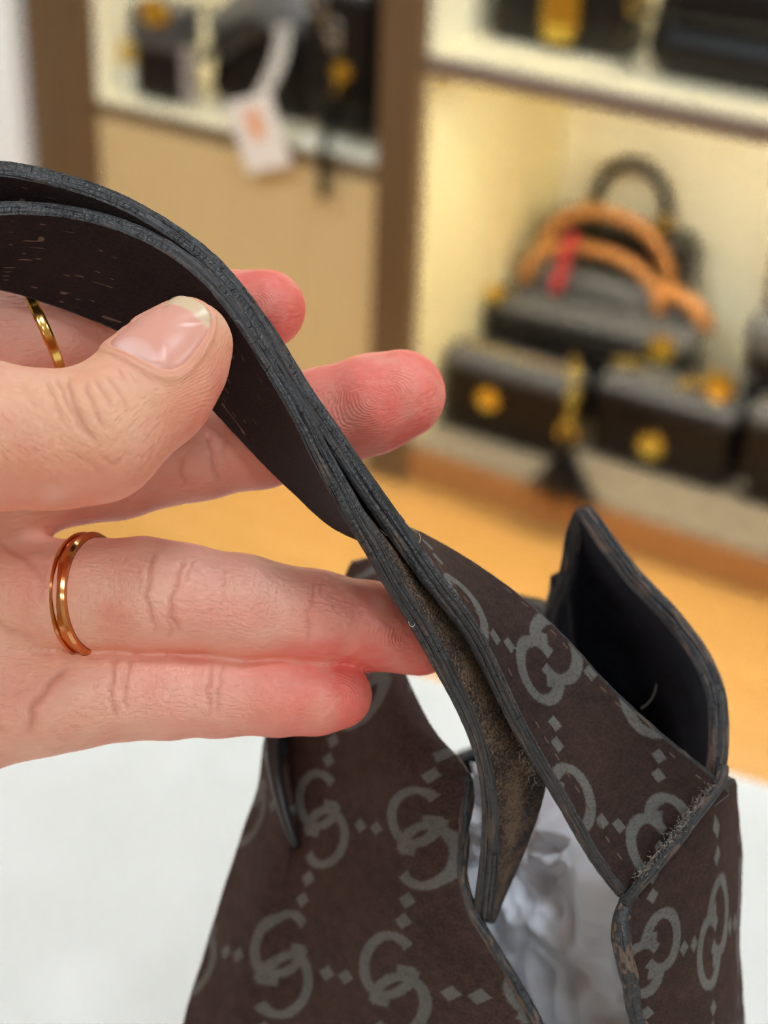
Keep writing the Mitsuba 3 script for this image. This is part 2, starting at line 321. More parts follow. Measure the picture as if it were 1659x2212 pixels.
# tassel charm hanging between the first two bags
t = thing('tassel_charm', 'black leather tassel on a gold chain hanging between the two boxy brown bags', 'tassel')
chain_links([(-0.030, 0.075, 0.222), (-0.014, 0.045, 0.200), (-0.004, 0.020, 0.175), (0.004, 0.002, 0.168)], 0.019, 0.0030, 'mat_gold', t, 'chain_link')
adds(t + '__ring', mv(ring_mesh(0.011, 0.0034), 0.007, -0.010, 0.156), 'mat_gold', True)
adds(t + '__cap', mv(rot(trimesh.creation.cylinder(0.010, 0.018, sections=20), [0, 1, 0], 6), 0.009, -0.012, 0.140), 'mat_black_leather', 40)
for i in range(44):
    a = i * 2.4; r = 0.010 + 0.030 * rng.random(); L = 0.060 + 0.018 * rng.random()
    p0 = np.array([0.009 + 0.005 * math.cos(a), -0.012 + 0.005 * math.sin(a) , 0.134])
    p1 = p0 + [0.55 * r * math.cos(a), 0.3 * r * math.sin(a) - 0.004, -L * 0.5]
    p2 = p0 + [1.25 * r * math.cos(a), 0.5 * r * math.sin(a) - 0.006, -L]
    p1[1] = min(p1[1], -0.006); p2[1] = min(p2[1], -0.006)
    adds(t + '__fringe', band(spline([p0, p1, p2], 8, 2), 0.0030, 0.0012, 8), 'mat_black_leather', True)
# chevron flap bag of the second row
t = thing('quilted_handbag', 'long black quilted flap handbag lying behind the two boxy brown bags', 'handbag')
adds(t + '__body', rbox(-0.233, 0.085, 0.197, 0.262, ZB + 0.001, 0.205, 0.014), 'mat_black_leather', 40)
adds(t + '__quilted_flap', quilt((-0.231, 0.199, 0.204), (0.314, 0, 0.012), (0, 0.060, 0.010), 9, 2, 0.006, t=0.006), 'mat_grey_leather', True)
adds(t + '__quilted_flap', quilt((-0.230, 0.197, 0.150), (0.310, 0, 0), (0, 0, 0.052), 9, 2, 0.005, t=0.004), 'mat_black_leather', True)
stud(t + '__turn_lock', 0.050, 0.192, 0.212, 0.020)
adds(t + '__turn_lock_bar', rbox(0.047, 0.053, 0.182, 0.188, 0.205, 0.221, 0.0025, seg=8), 'mat_gold', 40)
chain_links([(-0.226, 0.215, 0.222), (-0.214, 0.205, 0.228), (-0.200, 0.215, 0.224), (-0.212, 0.225, 0.222)], 0.012, 0.0020, 'mat_gold', t, 'chain_link')
stud(t + '__clasp', -0.216, 0.196, 0.226, 0.014)
# grey-topped bag under tan handles
t = thing('dome_handbag', 'dark grey leather handbag with arched tan handles and a red ribbon', 'handbag')
v_, f_ = rbox(-0.205, 0.062, 0.268, 0.330, ZB + 0.001, 0.245, 0.026)
up_ = np.clip((v_[:, 2] - 0.18) / 0.065, 0, 1); v_[:, 2] += up_ * 0.036 * np.cos((v_[:, 0] + 0.0715) / 0.1335 * 1.45)
adds(t + '__body', (v_, f_), 'mat_grey_leather', 40)
for y in (0.262, 0.300):
    adds(t + '__handle', band(arch(-0.198, 0.012, y, y, 0.232, 0.070 if y < 0.28 else 0.112, p=2.3), 0.0105, 0.0085), 'mat_tan_leather', True, **({'label': 'tan leather handle'} if y < 0.28 else {}))
adds(t + '__side_tab', band(spline([(0.012, 0.262, 0.262), (0.045, 0.255, 0.268), (0.070, 0.250, 0.258), (0.086, 0.264, 0.222)], 20), 0.011, 0.004), 'mat_tan_leather', True)
adds(t + '__side_tab', band(spline([(-0.196, 0.262, 0.250), (-0.202, 0.262, 0.240), (-0.203, 0.263, 0.226)], 12, 2), 0.010, 0.004), 'mat_tan_leather', True)
rb = band(spline([(-0.122, 0.250, 0.322), (-0.134, 0.246, 0.285), (-0.140, 0.244, 0.250), (-0.147, 0.243, 0.234)], 20), 0.011, 0.0012)
adds(t + '__ribbon', rb, 'mat_red', True, label='red ribbon tied to the handle')
for q in ((-0.165, 0.252, 0.262), (-0.215, 0.262, 0.285), (-0.02, 0.252, 0.236)):
    adds(t + '__ring', mv(ring_mesh(0.008, 0.0018), *q), 'mat_silver', True)
# black bag with round handle at the back
t = thing('ring_handle_handbag', 'black handbag with one round top handle standing against the cream back panel', 'handbag')
adds(t + '__body', rbox(-0.214, 0.014, 0.345, 0.405, ZB + 0.001, 0.300, 0.016), 'mat_black_leather', 40)
adds(t + '__flap', rbox(-0.206, 0.006, 0.341, 0.410, 0.200, 0.305, 0.012), 'mat_black_leather', 40)
adds(t + '__handle', band(arch(-0.150, -0.034, 0.374, 0.374, 0.318, 0.082, p=2.1), 0.0105, 0.0082), 'mat_black_leather', True)
for x in (-0.150, -0.034):
    stud(t + '__ring_base', x, 0.368, 0.318, 0.010)
    adds(t + '__ring', mv(ring_mesh(0.011, 0.0024), x + 0.001, 0.362, 0.324), 'mat_gold', True)
    adds(t + '__loop', box(x - 0.006, x + 0.006, 0.366, 0.382, 0.298, 0.322), 'mat_black_leather')
# black bag at the right edge
t = thing('structured_handbag', 'black handbag behind the last boxy brown bag at the right edge', 'handbag')
adds(t + '__body', rbox(0.164, 0.34, 0.205, 0.29, ZB + 0.001, 0.255, 0.012), 'mat_black_leather', 40)
adds(t + '__flap', rbox(0.160, 0.344, 0.201, 0.294, 0.225, 0.285, 0.018), 'mat_grey_leather', 40)
adds(t + '__handle', band(arch(0.19, 0.31, 0.248, 0.248, 0.28, 0.10), 0.006, 0.005), 'mat_choc_leather', True)
stud(t + '__stud', 0.176, 0.2, 0.20, 0.008, 'mat_silver')

# right bay, upper shelf
z0 = ZU1 + 0.001
t = thing('chain_handbag', 'black handbag with a broad gold front buckle on the upper right shelf beside the post', 'handbag')
adds(t + '__body', rbox(-0.214, -0.022, 0.112, 0.190, z0, 0.86, 0.012), 'mat_black_leather', 40)
adds(t + '__flap', rbox(-0.217, -0.019, 0.109, 0.193, 0.70, 0.87, 0.012), 'mat_black_leather', 40)
adds(t + '__buckle', rbox(-0.134, -0.082, 0.098, 0.108, 0.646, 0.735, 0.004, seg=10), 'mat_gold', 40)
adds(t + '__buckle_bar', rbox(-0.129, -0.087, 0.094, 0.104, 0.632, 0.650, 0.004, seg=10), 'mat_gold', 40)
adds(t + '__handle', band(arch(-0.18, -0.056, 0.15, 0.15, 0.86, 0.09), 0.007, 0.005), 'mat_black_leather', True)
t = thing('hobo_handbag', 'large soft black handbag slumping on the right end of the upper shelf', 'handbag')
v_, f_ = rbox(0.012, 0.40, 0.075, 0.26, z0, 0.76, 0.035, 0.03)
v_[:, 2] -= np.clip((v_[:, 2] - 0.66) / 0.1, 0, 1) * 0.03 * (v_[:, 0] / 0.4)
adds(t + '__body', (v_, f_), 'mat_black_leather', 40)
adds(t + '__flap', rbox(0.04, 0.41, 0.066, 0.12, 0.685, 0.755, 0.02, 0.012), 'mat_black_leather', 40)
adds(t + '__ring', mv(rot(ring_mesh(0.013, 0.0024), [0, 0, 1], 20), 0.010, 0.07, 0.703), 'mat_gold', True)
adds(t + '__strap', band(spline([(0.008, 0.07, 0.692), (-0.006, 0.072, 0.665), (-0.012, 0.08, 0.64), (0.0, 0.09, 0.622)], 20), 0.010, 0.003), 'mat_black_leather', True)
adds(t + '__piping', tube(spline([(0.02, 0.062, 0.695), (0.15, 0.062, 0.700), (0.40, 0.062, 0.70)], 30, 2), 0.003, 8), 'mat_black_leather', True)

# left bay
z0 = ZL + 0.001
t = thing('small_handbag', 'small black handbag with a gold clasp at the left end of the left shelf', 'handbag')
adds(t + '__body', rbox(-0.748, -0.668, 0.042, 0.10, z0, 0.585, 0.012), 'mat_black_leather', 40)
adds(t + '__flap', rbox(-0.750, -0.666, 0.038, 0.104, 0.53, 0.592, 0.010), 'mat_grey_leather', 40)
stud(t + '__clasp', -0.702, 0.034, 0.588, 0.020); stud(t + '__clasp_knob', -0.682, 0.032, 0.588, 0.014)
t = thing('charm', 'gold charm standing on the left shelf beside the small black handbag', 'charm')
adds(t + '__ring', mv(ring_mesh(0.013, 0.004), -0.762, 0.05, 0.515), 'mat_gold', True)
adds(t + '__tag', mv(box(-0.010, 0.010, -0.002, 0.002, z0, 0.500), -0.762, 0.05, 0), 'mat_card')
t = thing('slouchy_handbag', 'black leather handbag with a grey-lit drooping top in the middle of the left shelf', 'handbag')
v_, f_ = rbox(-0.645, -0.468, 0.075, 0.16, z0, 0.590, 0.03, 0.01)
v_[:, 2] -= np.clip((v_[:, 2] - 0.52) / 0.06, 0, 1) * 0.035 * np.clip((-0.52 - v_[:, 0]) / 0.12, 0, 1)
adds(t + '__body', (v_, f_), 'mat_choc_leather', 40)
adds(t + '__top_panel', band(spline([(-0.64, 0.10, 0.545), (-0.60, 0.10, 0.580), (-0.54, 0.10, 0.606), (-0.48, 0.105, 0.61)], 24), 0.040, 0.010, 16), 'mat_grey_leather', True)  # grey highlights on the black top put into its leather colour
adds(t + '__handle', band(spline([(-0.640, 0.068, 0.525), (-0.60, 0.062, 0.565), (-0.55, 0.060, 0.592), (-0.512, 0.062, 0.585), (-0.488, 0.065, 0.545), (-0.482, 0.07, 0.485)], 40), 0.009, 0.006), 'mat_black_leather', True)
stud(t + '__stud', -0.63, 0.066, 0.60, 0.008, 'mat_silver')
t = thing('tasselled_handbag', 'black handbag with a gold emblem and a hanging black strap beside the middle post', 'handbag')
adds(t + '__body', rbox(-0.455, -0.345, 0.052, 0.12, z0 + 0.006, 0.66, 0.022, 0.006), 'mat_black_leather', 40)
adds(t + '__flap', rbox(-0.458, -0.350, 0.044, 0.10, 0.50, 0.665, 0.018), 'mat_black_leather', 40)
stud(t + '__emblem', -0.390, 0.040, 0.556, 0.015); stud(t + '__emblem', -0.391, 0.040, 0.530, 0.011)
adds(t + '__strap', band(spline([(-0.386, 0.040, 0.54), (-0.384, 0.008, 0.505), (-0.380, -0.016, 0.47), (-0.380, -0.018, 0.43), (-0.378, -0.018, 0.402)], 30), 0.019, 0.004), 'mat_black_leather', True)
for q, R in (((-0.405, 0.038, 0.612), 0.012), ((-0.432, 0.038, 0.640), 0.014), ((-0.402, 0.040, 0.594), 0.008)):
    adds(t + '__ring', mv(ring_mesh(R, 0.003), *q), 'mat_silver', True)
t = thing('price_tag', 'white hang tag with orange print dangling over the left shelf edge', 'tag')
c_ = np.array([-0.482, -0.022, 0.470]); a_ = math.radians(21)
ux, uz = np.array([math.cos(a_), 0, math.sin(a_)]), np.array([-math.sin(a_), 0, math.cos(a_)])
TG = np.eye(4); TG[:3, 0], TG[:3, 2], TG[:3, 3] = ux, uz, c_
adds(t + '__card', xf(rbox(-0.0385, 0.0385, -0.0016, 0.0016, -0.050, 0.050, 0.0014, seg=8), TG), 'mat_paper', 40)
adds(t + '__print', xf(box(-0.012, 0.012, -0.0022, -0.0012, -0.006, 0.034, 0.0002), TG), 'mat_orange_print', label='orange printed block')
adds(t + '__ribbon', band(spline([(-0.495, 0.055, 0.60), (-0.490, 0.045, 0.575), (-0.486, 0.02, 0.545), (-0.486, -0.019, 0.512)], 20), 0.012, 0.0012), 'mat_ribbon', True)
t = thing('clear_tag', 'translucent grey strap tag hanging between the small and the slouchy black bags', 'tag')
adds(t, box(-0.652, -0.628, 0.030, 0.033, 0.466, 0.548, 0.001), 'mat_ribbon'); 
t = thing('paper_card', 'white paper card standing at the right end of the left shelf by the post', 'card')
adds(t, box(-0.340, -0.312, 0.15, 0.153, ZL + 0.001, 0.64, 0.001), 'mat_card')
t = thing('paper_slip', 'pale paper slip lying under the tasselled black bag at the left shelf edge', 'paper')
adds(t, box(-0.455, -0.309, 0.004, 0.05, ZL + 0.0005, ZL + 0.003, 0.0005), 'mat_card')

# ------------------------------------------------------------------ the suede bag in front
def dense(rows, nv, nu):
    """Control rows of (px, py, depth) -> a smooth (nv, nu, 3) grid of world points."""
    G = np.array([[at(*q) for q in r] for r in rows])
    return refine(G, nv, nu)
def refine(G, nv, nu):
    v = np.r_[0, np.cumsum(np.linalg.norm(np.diff(G, axis=0), axis=2).mean(1))]; G = make_interp_spline(v / v[-1], G, k=min(3, len(G) - 1), axis=0)(np.linspace(0, 1, nv))
    u = np.linspace(0, 1, G.shape[1]); return make_interp_spline(u, G, k=min(3, G.shape[1] - 1), axis=1)(np.linspace(0, 1, nu))
def grid_normals(G):
    n = np.cross(np.gradient(G, axis=1), np.gradient(G, axis=0)); n /= np.linalg.norm(n, axis=2, keepdims=True) + 1e-15
    c = G[G.shape[0] // 2, G.shape[1] // 2]
    if n[G.shape[0] // 2, G.shape[1] // 2] @ (CAM - c) < 0: n = -n
    return n
def quads(ny, nx, wrap=False):
    i, j = np.meshgrid(np.arange(ny - 1), np.arange(nx - (0 if wrap else 1)), indexing='ij'); j2 = (j + 1) % nx
    q = np.stack([i * nx + j, i * nx + j2, (i + 1) * nx + j2, (i + 1) * nx + j], -1).reshape(-1, 4)
    return np.vstack([q[:, [0, 1, 2]], q[:, [0, 2, 3]]])
def orient(v, f, n):
    """Faces turned so that they look along the wanted vertex normals."""
    fn = np.cross(v[f[:, 1]] - v[f[:, 0]], v[f[:, 2]] - v[f[:, 0]])
    bad = (fn * n[f[:, 0]]).sum(1) < 0; f = f.copy(); f[bad] = f[bad][:, ::-1]; return f
def arclen(G, axis):
    d = np.linalg.norm(np.diff(G, axis=axis), axis=2); z = np.zeros((G.shape[0], 1)) if axis == 1 else np.zeros((1, G.shape[1]))
    return np.concatenate([z, np.cumsum(d, axis)], axis)
def lattice_uv(G, marks, flat=None):
    """Cloth coordinates of the monogram: the unrolled sheet (lengths along it), then the affine map that puts three motifs where the cloth has them."""
    if flat is not None:      # a strap laid flat: its middle line keeps the bend it has within its own surface
        c = G.shape[1] // 2; m = G[:, c]; ds = np.linalg.norm(np.diff(m, axis=0), axis=1)
        t = np.gradient(m, axis=0); t /= np.linalg.norm(t, axis=1, keepdims=True)
        x = np.gradient(G, axis=1)[:, c]; n = np.cross(x, t); n /= np.linalg.norm(n, axis=1, keepdims=True); b = np.cross(t, n)
        dth = (np.diff(t, axis=0) * (b[1:] + b[:-1]) / 2).sum(1); th = np.r_[0, np.cumsum(dth)]
        pos = np.vstack([[0, 0], np.cumsum(np.stack([np.cos(th[:-1]), np.sin(th[:-1])], 1) * ds[:, None], 0)])
        w = arclen(G, 1); w = w - w[:, c:c + 1]; x = x / np.linalg.norm(x, axis=1, keepdims=True)
        ct, cb = (x * t).sum(1), (x * b).sum(1)
        dx = np.stack([np.cos(th) * ct - np.sin(th) * cb, np.sin(th) * ct + np.cos(th) * cb], 1)
        A = pos[:, :1] + w * dx[:, :1]; B = pos[:, 1:] + w * dx[:, 1:]
    else: A, B = arclen(G, 1), arclen(G, 0)
    if flat is None: A = A - A[:, A.shape[1] // 2:A.shape[1] // 2 + 1]
    if flat is None: B = B[:, B.shape[1] // 2:B.shape[1] // 2 + 1] + 0 * A
    P = proj(G.reshape(-1, 3)); ab = np.stack([A.ravel(), B.ravel(), np.ones(A.size)], 1)
    M = np.array([ab[np.argmin(((P - m[0]) ** 2).sum(1))] for m in marks])
    return ab @ np.linalg.solve(M, np.array([m[1] for m in marks], float))
def fuzz(G, amp, scale, seed):
    return (meshkit.fbm(G * scale, 3, seed) - 0.5) * amp
def edge_strip(G, N, t, bulge=0.35, grooves=((-0.12, 0.00035), (0.42, 0.00022)), nq=17, seed=1):
    """The cut, painted edge all around a sheet: rounded, with the lines between its layers."""
    ny, nx = G.shape[:2]
    ii = np.r_[np.zeros(nx, int), np.arange(1, ny), np.full(nx - 1, ny - 1), np.arange(ny - 2, 0, -1)]
    jj = np.r_[np.arange(nx), np.full(ny - 1, nx - 1), np.arange(nx - 2, -1, -1), np.zeros(ny - 2, int)]
    P, n = G[ii, jj], N[ii, jj]
    tan = np.roll(P, -1, 0) - np.roll(P, 1, 0); tan /= np.linalg.norm(tan, axis=1, keepdims=True) + 1e-15
    o = np.cross(tan, n); inner = G[np.clip(ii, 2, ny - 3), np.clip(jj, 2, nx - 3)]
    o *= np.sign(((P - inner) * o).sum(1))[:, None]; o /= np.linalg.norm(o, axis=1, keepdims=True) + 1e-15
    L = np.r_[0, np.cumsum(np.linalg.norm(np.diff(P, axis=0), axis=1))]
    q = np.linspace(-1, 1, nq)
    prof = np.sqrt(np.clip(1 - q ** 2, 0, 1)) * bulge * t
    wob = (meshkit.noise(np.stack([L / 0.006, 0 * L, 0 * L + seed], 1), seed) - 0.5) * 0.12
    H = prof[None] + 0 * L[:, None]
    for g, dpt in grooves:
        H = H - dpt * np.exp(-((q[None] - g - wob[:, None]) / 0.09) ** 2)
    H = H + 0.00022 * (meshkit.fbm(np.stack([L[:, None] / 0.0012 + 0 * q, 0 * L[:, None] + q * 3, 0 * L[:, None] + q * 0], -1), 3, seed) - 0.5)
    tt = t if np.isscalar(t) else t
    V = P[:, None] + n[:, None] * (q[None, :, None] * tt / 2) + o[:, None] * H[..., None]
    V = np.vstack([V, V[:1]]); L2 = np.r_[L, L[-1] + 0.0005]
    uv = np.stack([L2[:, None] + 0 * q, 0 * L2[:, None] + q * tt / 2], -1).reshape(-1, 2)
    v = V.reshape(-1, 3); nn = (np.vstack([o, o[:1]])[:, None] + 0.0 * q[None, :, None]).repeat(1, 1).reshape(-1, 3)
    return v, orient(v, quads(len(V), nq), nn), uv
def sheet(key, G, t, front, back, edge, marks=None, fk='front', bk='back', ek='edge', top=None, labels_=(None, None, None), grooves=((-0.12, 0.00035), (0.42, 0.00022)), seed=1, bulge=0.35):
    """A thick sheet as three meshes: the key itself is its front face, edge and back are its children."""
    N = grid_normals(G); Fr, Bk = G + N * t / 2, G - N * t / 2
    f = quads(*G.shape[:2]); v = Fr.reshape(-1, 3); n = N.reshape(-1, 3)
    uv = lattice_uv(G, marks) if marks is not None else np.stack([arclen(G, 0).ravel(), arclen(G, 1).ravel()], 1)
    k = add(key, (v, orient(v, f, n)), front, True, uv=uv, label=labels_[0])
    v2 = Bk.reshape(-1, 3)
    uv2 = np.stack([arclen(G, 0).ravel(), arclen(G, 1).ravel()], 1)
    add(f'{k}__{bk}', (v2, orient(v2, f, -n)), back, True, uv=uv2, label=labels_[1])
    ev, ef, euv = edge_strip(G, N, t, seed=seed, grooves=grooves, bulge=bulge)
    add(f'{k}__{ek}', (ev, ef), edge, True, uv=euv, label=labels_[2])
    return k, Fr, N

# materials of the bag
def _glyph(x, y, w):
    """Signed mask of one letter G with its centre at 0, in metres of cloth."""
    rx, ry = 0.0032, 0.0044
    r = dr.sqrt(dr.square(x / rx) + dr.square(y / ry))
    a = dr.atan2(y / ry, x / rx)
    thick = w * (0.72 + 0.5 * dr.abs(dr.cos(a)))
    d = dr.abs(r - 1) * 0.0037 - thick
    gap = (a > -0.02) & (a < 0.80)
    d = dr.select(gap, 0.01, d)
    bar = dr.maximum(dr.abs(x - 0.0023) - 0.0011, dr.abs(y + 0.0002) - 0.00058)
    ser = dr.maximum(dr.abs(x - 0.0017) - 0.00055, dr.abs(y + 0.0009) - 0.0011)
    return dr.minimum(dr.minimum(d, bar), ser)
def monogram(uv, flip):
    RX, RY = 0.0160, 0.0225
    u, v = mi.Float(uv.x), mi.Float(uv.y)
    fu, fv = u - dr.floor(u + 0.5), v - dr.floor(v + 0.5)
    x, y = fu * RX, -fv * RY
    ox, oy = (0.0010, 0.0029) if flip > 0 else (0.0016, -0.0021)
    w = 0.00068 if flip > 0 else 0.00080
    d = dr.minimum(_glyph(x + ox, y - oy, w), _glyph(ox - x, -(y + oy), w))
    def dia(cx, cy): return dr.abs(x - cx) * 1.1 + dr.abs(y - cy) - 0.00125
    for s in (-1, 1):
        d = dr.minimum(d, dia(s * 0.0066, 0)); d = dr.minimum(d, dia(0, s * 0.0097))
    e = (noise(u * 160, v * 220, 3) - 0.5) * 0.0003
    return smoothstep(0.00016, -0.00016, d + e)
def scuff(p, a, b, w):
    a, b = mi.Point3f(a.tolist()), mi.Point3f(b.tolist()); ab = b - a
    t = dr.clip(dr.dot(p - a, ab) / dr.dot(ab, ab), 0, 1); d = dr.norm(p - a - t * ab)
    q = p * 1000
    return smoothstep(w, w * 0.2, d + 0.0009 * (noise(q.x * 2.2, q.y * 2.2, q.z * 2.2) - 0.5)) * smoothstep(0.0, 0.25, t) * smoothstep(1.0, 0.75, t)
SCUFFS = []
def suede(flip, dark, light, prt, scuffs=()):
    def fn(p, n, uv):
        q = p * 1000
        nap = noise(q.x * 3.4, q.y * 3.4, q.z * 3.4); big = fbm(q.x * 0.09, q.y * 0.09, q.z * 0.09, 3); mid = fbm(q.x * 0.6, q.y * 0.6, q.z * 0.6, 2)
        c = mix(c3(*dark), c3(*light), dr.clip(0.55 * nap + 0.5 * big + 0.45 * mid - 0.3, 0, 1))
        if prt:
            m = monogram(uv, flip) * (0.72 + 0.28 * mid) * dr.clip(0.75 + 0.5 * nap, 0, 1)
            for a, b, w in scuffs: c = mix(c, c3(142, 120, 92), 0.75 * scuff(p, a, b, w))
            c = mix(c, mix(c3(78, 78, 77), c3(112, 110, 104), dr.clip(0.3 * nap + 0.7 * big, 0, 1)), m)
        return c
    return fn
def nap_h(p, n, uv):
    q = p * 1000
    return noise(q.x * 4.5, q.y * 4.5, q.z * 4.5) + 0.6 * noise(q.x * 9, q.y * 9, q.z * 9)
bumped('mat_suede_panel', proc(suede(1.0, (34, 22, 20), (78, 55, 47), True, [(at(x, y0, .2775), at(x + 8, y1, .2770), w) for x, y0, y1, w in ((944, 1880, 2000, .0005), (962, 1860, 1960, .0004), (928, 1960, 2060, .0004), (606, 1850, 1920, .0008))])), nap_h, 0.00012, 0.00008, 0.75, 0.25, sheen=0.35, sheen_tint=0.5)
bumped('mat_suede_right', proc(suede(-1.0, (30, 19, 17), (68, 47, 40), True, [(at(1556, 1780, .2765), at(1446, 1958, .2640), 0.0011)])), nap_h, 0.00012, 0.00008, 0.75, 0.25, sheen=0.35, sheen_tint=0.5)
bumped('mat_suede_strap', proc(suede(-1.0, (27, 17, 16), (64, 44, 38), True)), nap_h, 0.00012, 0.00008, 0.75, 0.25, sheen=0.35, sheen_tint=0.5)
def _inner_suede(p, n, uv):
    q = p * 1000
    nap = noise(q.x * 3, q.y * 3, q.z * 3); big = fbm(q.x * 0.15, q.y * 0.15, q.z * 0.15, 3)
    c = mix(c3(24, 17, 19), c3(50, 36, 34), dr.clip(0.5 * nap + 0.6 * big - 0.2, 0, 1))
    fib = smoothstep(0.80, 0.86, noise(uv.x * 420, uv.y * 2600, 5) * (0.6 + 0.4 * noise(uv.x * 60, uv.y * 90, 2)))
    return mix(c, c3(112, 88, 74), fib * 0.7)
bumped('mat_strap_suede', proc(_inner_suede), nap_h, 0.0001, 0.00008, 0.8, 0.2, sheen=0.3)
def _cracked(p, n, uv):
    q = p * 1000
    g = noise(q.x * 3.2, q.y * 3.2, q.z * 3.2); b = fbm(q.x * 0.22, q.y * 0.22, q.z * 0.22, 3); h = noise(q.x * 7, q.y * 7, q.z * 7)
    w = uv.y / 0.0135
    mid = 1 - dr.abs(w - 0.42) * 1.7
    along = smoothstep(0.06, 0.12, uv.x)
    m = smoothstep(0.52, 0.80, 0.45 * g + 0.35 * h + 0.40 * b + 0.20 * mid - 0.1)
    return mix(mix(c3(36, 30, 28), c3(60, 49, 43), b), c3(134, 108, 86), m * (0.2 + 0.6 * along))
def _cracked_h(p, n, uv):
    q = p * 1000
    d1, d2, _ = voronoi(uv.x * 900, uv.y * 1500)
    return smoothstep(0.0, 0.25, d2 - d1) + 0.5 * noise(q.x * 3, q.y * 3, q.z * 3)
bumped('mat_cracked_leather', proc(_cracked), _cracked_h, 0.00016, 0.00008, 0.5, 0.45)
def crackline(uv):
    """0 on a crack across the paint; the cracks keep to the outer layers and leave the middle one whole."""
    band = dr.floor(uv.y / 0.0010 + 0.5)
    x = uv.x / 0.00105 + 1.1 * noise(uv.x * 420, band * 7.3, 3) + 0.35 * noise(uv.x * 900, uv.y * 2600, 4) + 0.37 * band
    none = 0.5 * smoothstep(0.40, 0.55, cell_rand(dr.floor(x), band, 3)) + 0.5 * smoothstep(0.5, 0.6, noise(uv.x * 190, band * 3.1, 9))
    return dr.abs(x - dr.floor(x) - 0.5) + none
def edge_paint(tan):
    def fn(p, n, uv):
        q = p * 1000
        b = fbm(uv.x * 500, uv.y * 1400, 1.0, 3); h = noise(q.x * 5, q.y * 5, q.z * 5); big = fbm(uv.x * 130, uv.y * 500, 4.0, 3)
        c = mix(c3(30, 31, 34), c3(60, 61, 64), dr.clip(0.2 + 0.9 * (b - 0.3) + 0.3 * h - 0.1, 0, 1))
        lay = smoothstep(0.55, 0.75, fbm(uv.x * 60, uv.y * 2200, 2.0, 2))
        c = mix(c, c3(84, 74, 70), lay * 0.25)
        ck = 1 - smoothstep(0.0, 0.07, crackline(uv))
        c = c * (1 - 0.6 * ck)
        return mix(c, c3(150, 116, 88), smoothstep(0.60 - tan, 0.70 - tan, 0.6 * big + 0.4 * noise(uv.x * 300, uv.y * 3500, 8)) * (0.15 + 2.2 * tan))
    return fn
def edge_h(p, n, uv):
    cr = crackline(uv)
    lines = smoothstep(0.0, 0.09, dr.abs(fbm(uv.x * 34, uv.y * 1700, 1.0, 2) - 0.5))
    return smoothstep(0.0, 0.08, cr) * 0.7 + lines * 0.7 + 0.5 * noise(uv.x * 2400, uv.y * 2400, 1) + 0.5 * noise(uv.x * 5200, uv.y * 5200, 1)
bumped('mat_edge_paint', proc(edge_paint(0.0)), edge_h, 0.00022, 0.00006, 0.38, 0.5)
bumped('mat_edge_roll', proc(edge_paint(0.085)), edge_h, 0.00022, 0.00006, 0.42, 0.5)
bumped('mat_edge_worn', proc(edge_paint(0.07)), edge_h, 0.00024, 0.00006, 0.45, 0.5)
def _lining(p, n, uv):
    q = p * 1000
    return mix(c3(20, 21, 28), c3(42, 44, 53), dr.clip(0.6 * noise(q.x * 1.6, q.y * 1.6, q.z * 1.6) + 0.6 * fbm(q.x * .25, q.y * .25, q.z * .25, 3) - 0.15, 0, 1))
bumped('mat_lining', proc(_lining), nap_h, 0.00012, 0.00008, 0.85, 0.15)
pr('mat_thread', srgb(94, 76, 65), 0.7, spec=0.2)
pr('mat_fibre', srgb(176, 166, 156), 0.7, spec=0.2)
pr('mat_binding', srgb(34, 31, 33), 0.36, spec=0.5)

USED.add('handbag')
labels['handbag'] = {'label': 'worn dark brown suede bag with grey monogram, its straps pinched by the hand', 'category': 'handbag'}
HB = 'handbag__'
def ribbon(near, far, dn, df, n=450, nu=13, sag=0.0):
    """near / far: pixel lines of a strap's two long edges; dn / df: (index, depth) knots."""
    i = np.arange(len(near)); near, far = np.array(near, float), np.array(far, float)
    a = ats(np.c_[near, np.interp(i, *zip(*dn))]); b = ats(np.c_[far, np.interp(i, *zip(*df))])
    L = np.r_[0, np.cumsum(np.linalg.norm(np.diff((a + b) / 2, axis=0), axis=1))]
    both = make_interp_spline(L, np.hstack([a, b]), k=3)(np.linspace(0, L[-1], n))
    from scipy.ndimage import gaussian_filter1d
    both = gaussian_filter1d(both, n / 90, axis=0, mode='nearest')
    w = np.linspace(0, 1, nu)[None, :, None]
    return both[:, None, :3] * (1 - w) + both[:, None, 3:] * w
# strap nearer the viewer (its far end runs out of the picture, over the hand)
A_near = [(-760, 800), (-420, 560), (-220, 490), (-60, 457), (0, 450), (90, 452), (169, 462), (235, 478), (295, 500), (340, 520), (380, 545), (420, 574), (456, 606), (502, 661), (549, 728), (591, 798), (624, 852), (652, 900), (692, 981), (738, 1063), (767, 1117), (802, 1171), (845, 1252), (880, 1306), (915, 1361), (958, 1442), (992, 1505), (1033, 1600), (1053, 1680), (1060, 1760), (1057, 1850), (1048, 1930), (1040, 1988)]
A_far = [(-740, 960), (-420, 740), (-220, 650), (-60, 606), (0, 610), (80, 632), (160, 660), (215, 682), (262, 702), (298, 720), (330, 742), (366, 772), (398, 800), (436, 836), (500, 905), (550, 957), (588, 997), (620, 1028), (678, 1080), (741, 1133), (798, 1152), (858, 1186), (918, 1240), (952, 1292), (975, 1350), (1035, 1430), (1085, 1500), (1148, 1600), (1165, 1680), (1142, 1765), (1108, 1850), (1074, 1925), (1047, 1994)]
na = len(A_near) - 1
GA = ribbon(A_near, A_far, [(0, .225), (1, .238), (3, .2455), (5, .2490), (17, .2495), (21, .2500), (25, .2555), (28, .2635), (na, .2725)], [(0, .232), (1, .246), (3, .2545), (5, .2590), (10, .2605), (17, .2620), (21, .2640), (25, .2670), (28, .2740), (na, .2830)])
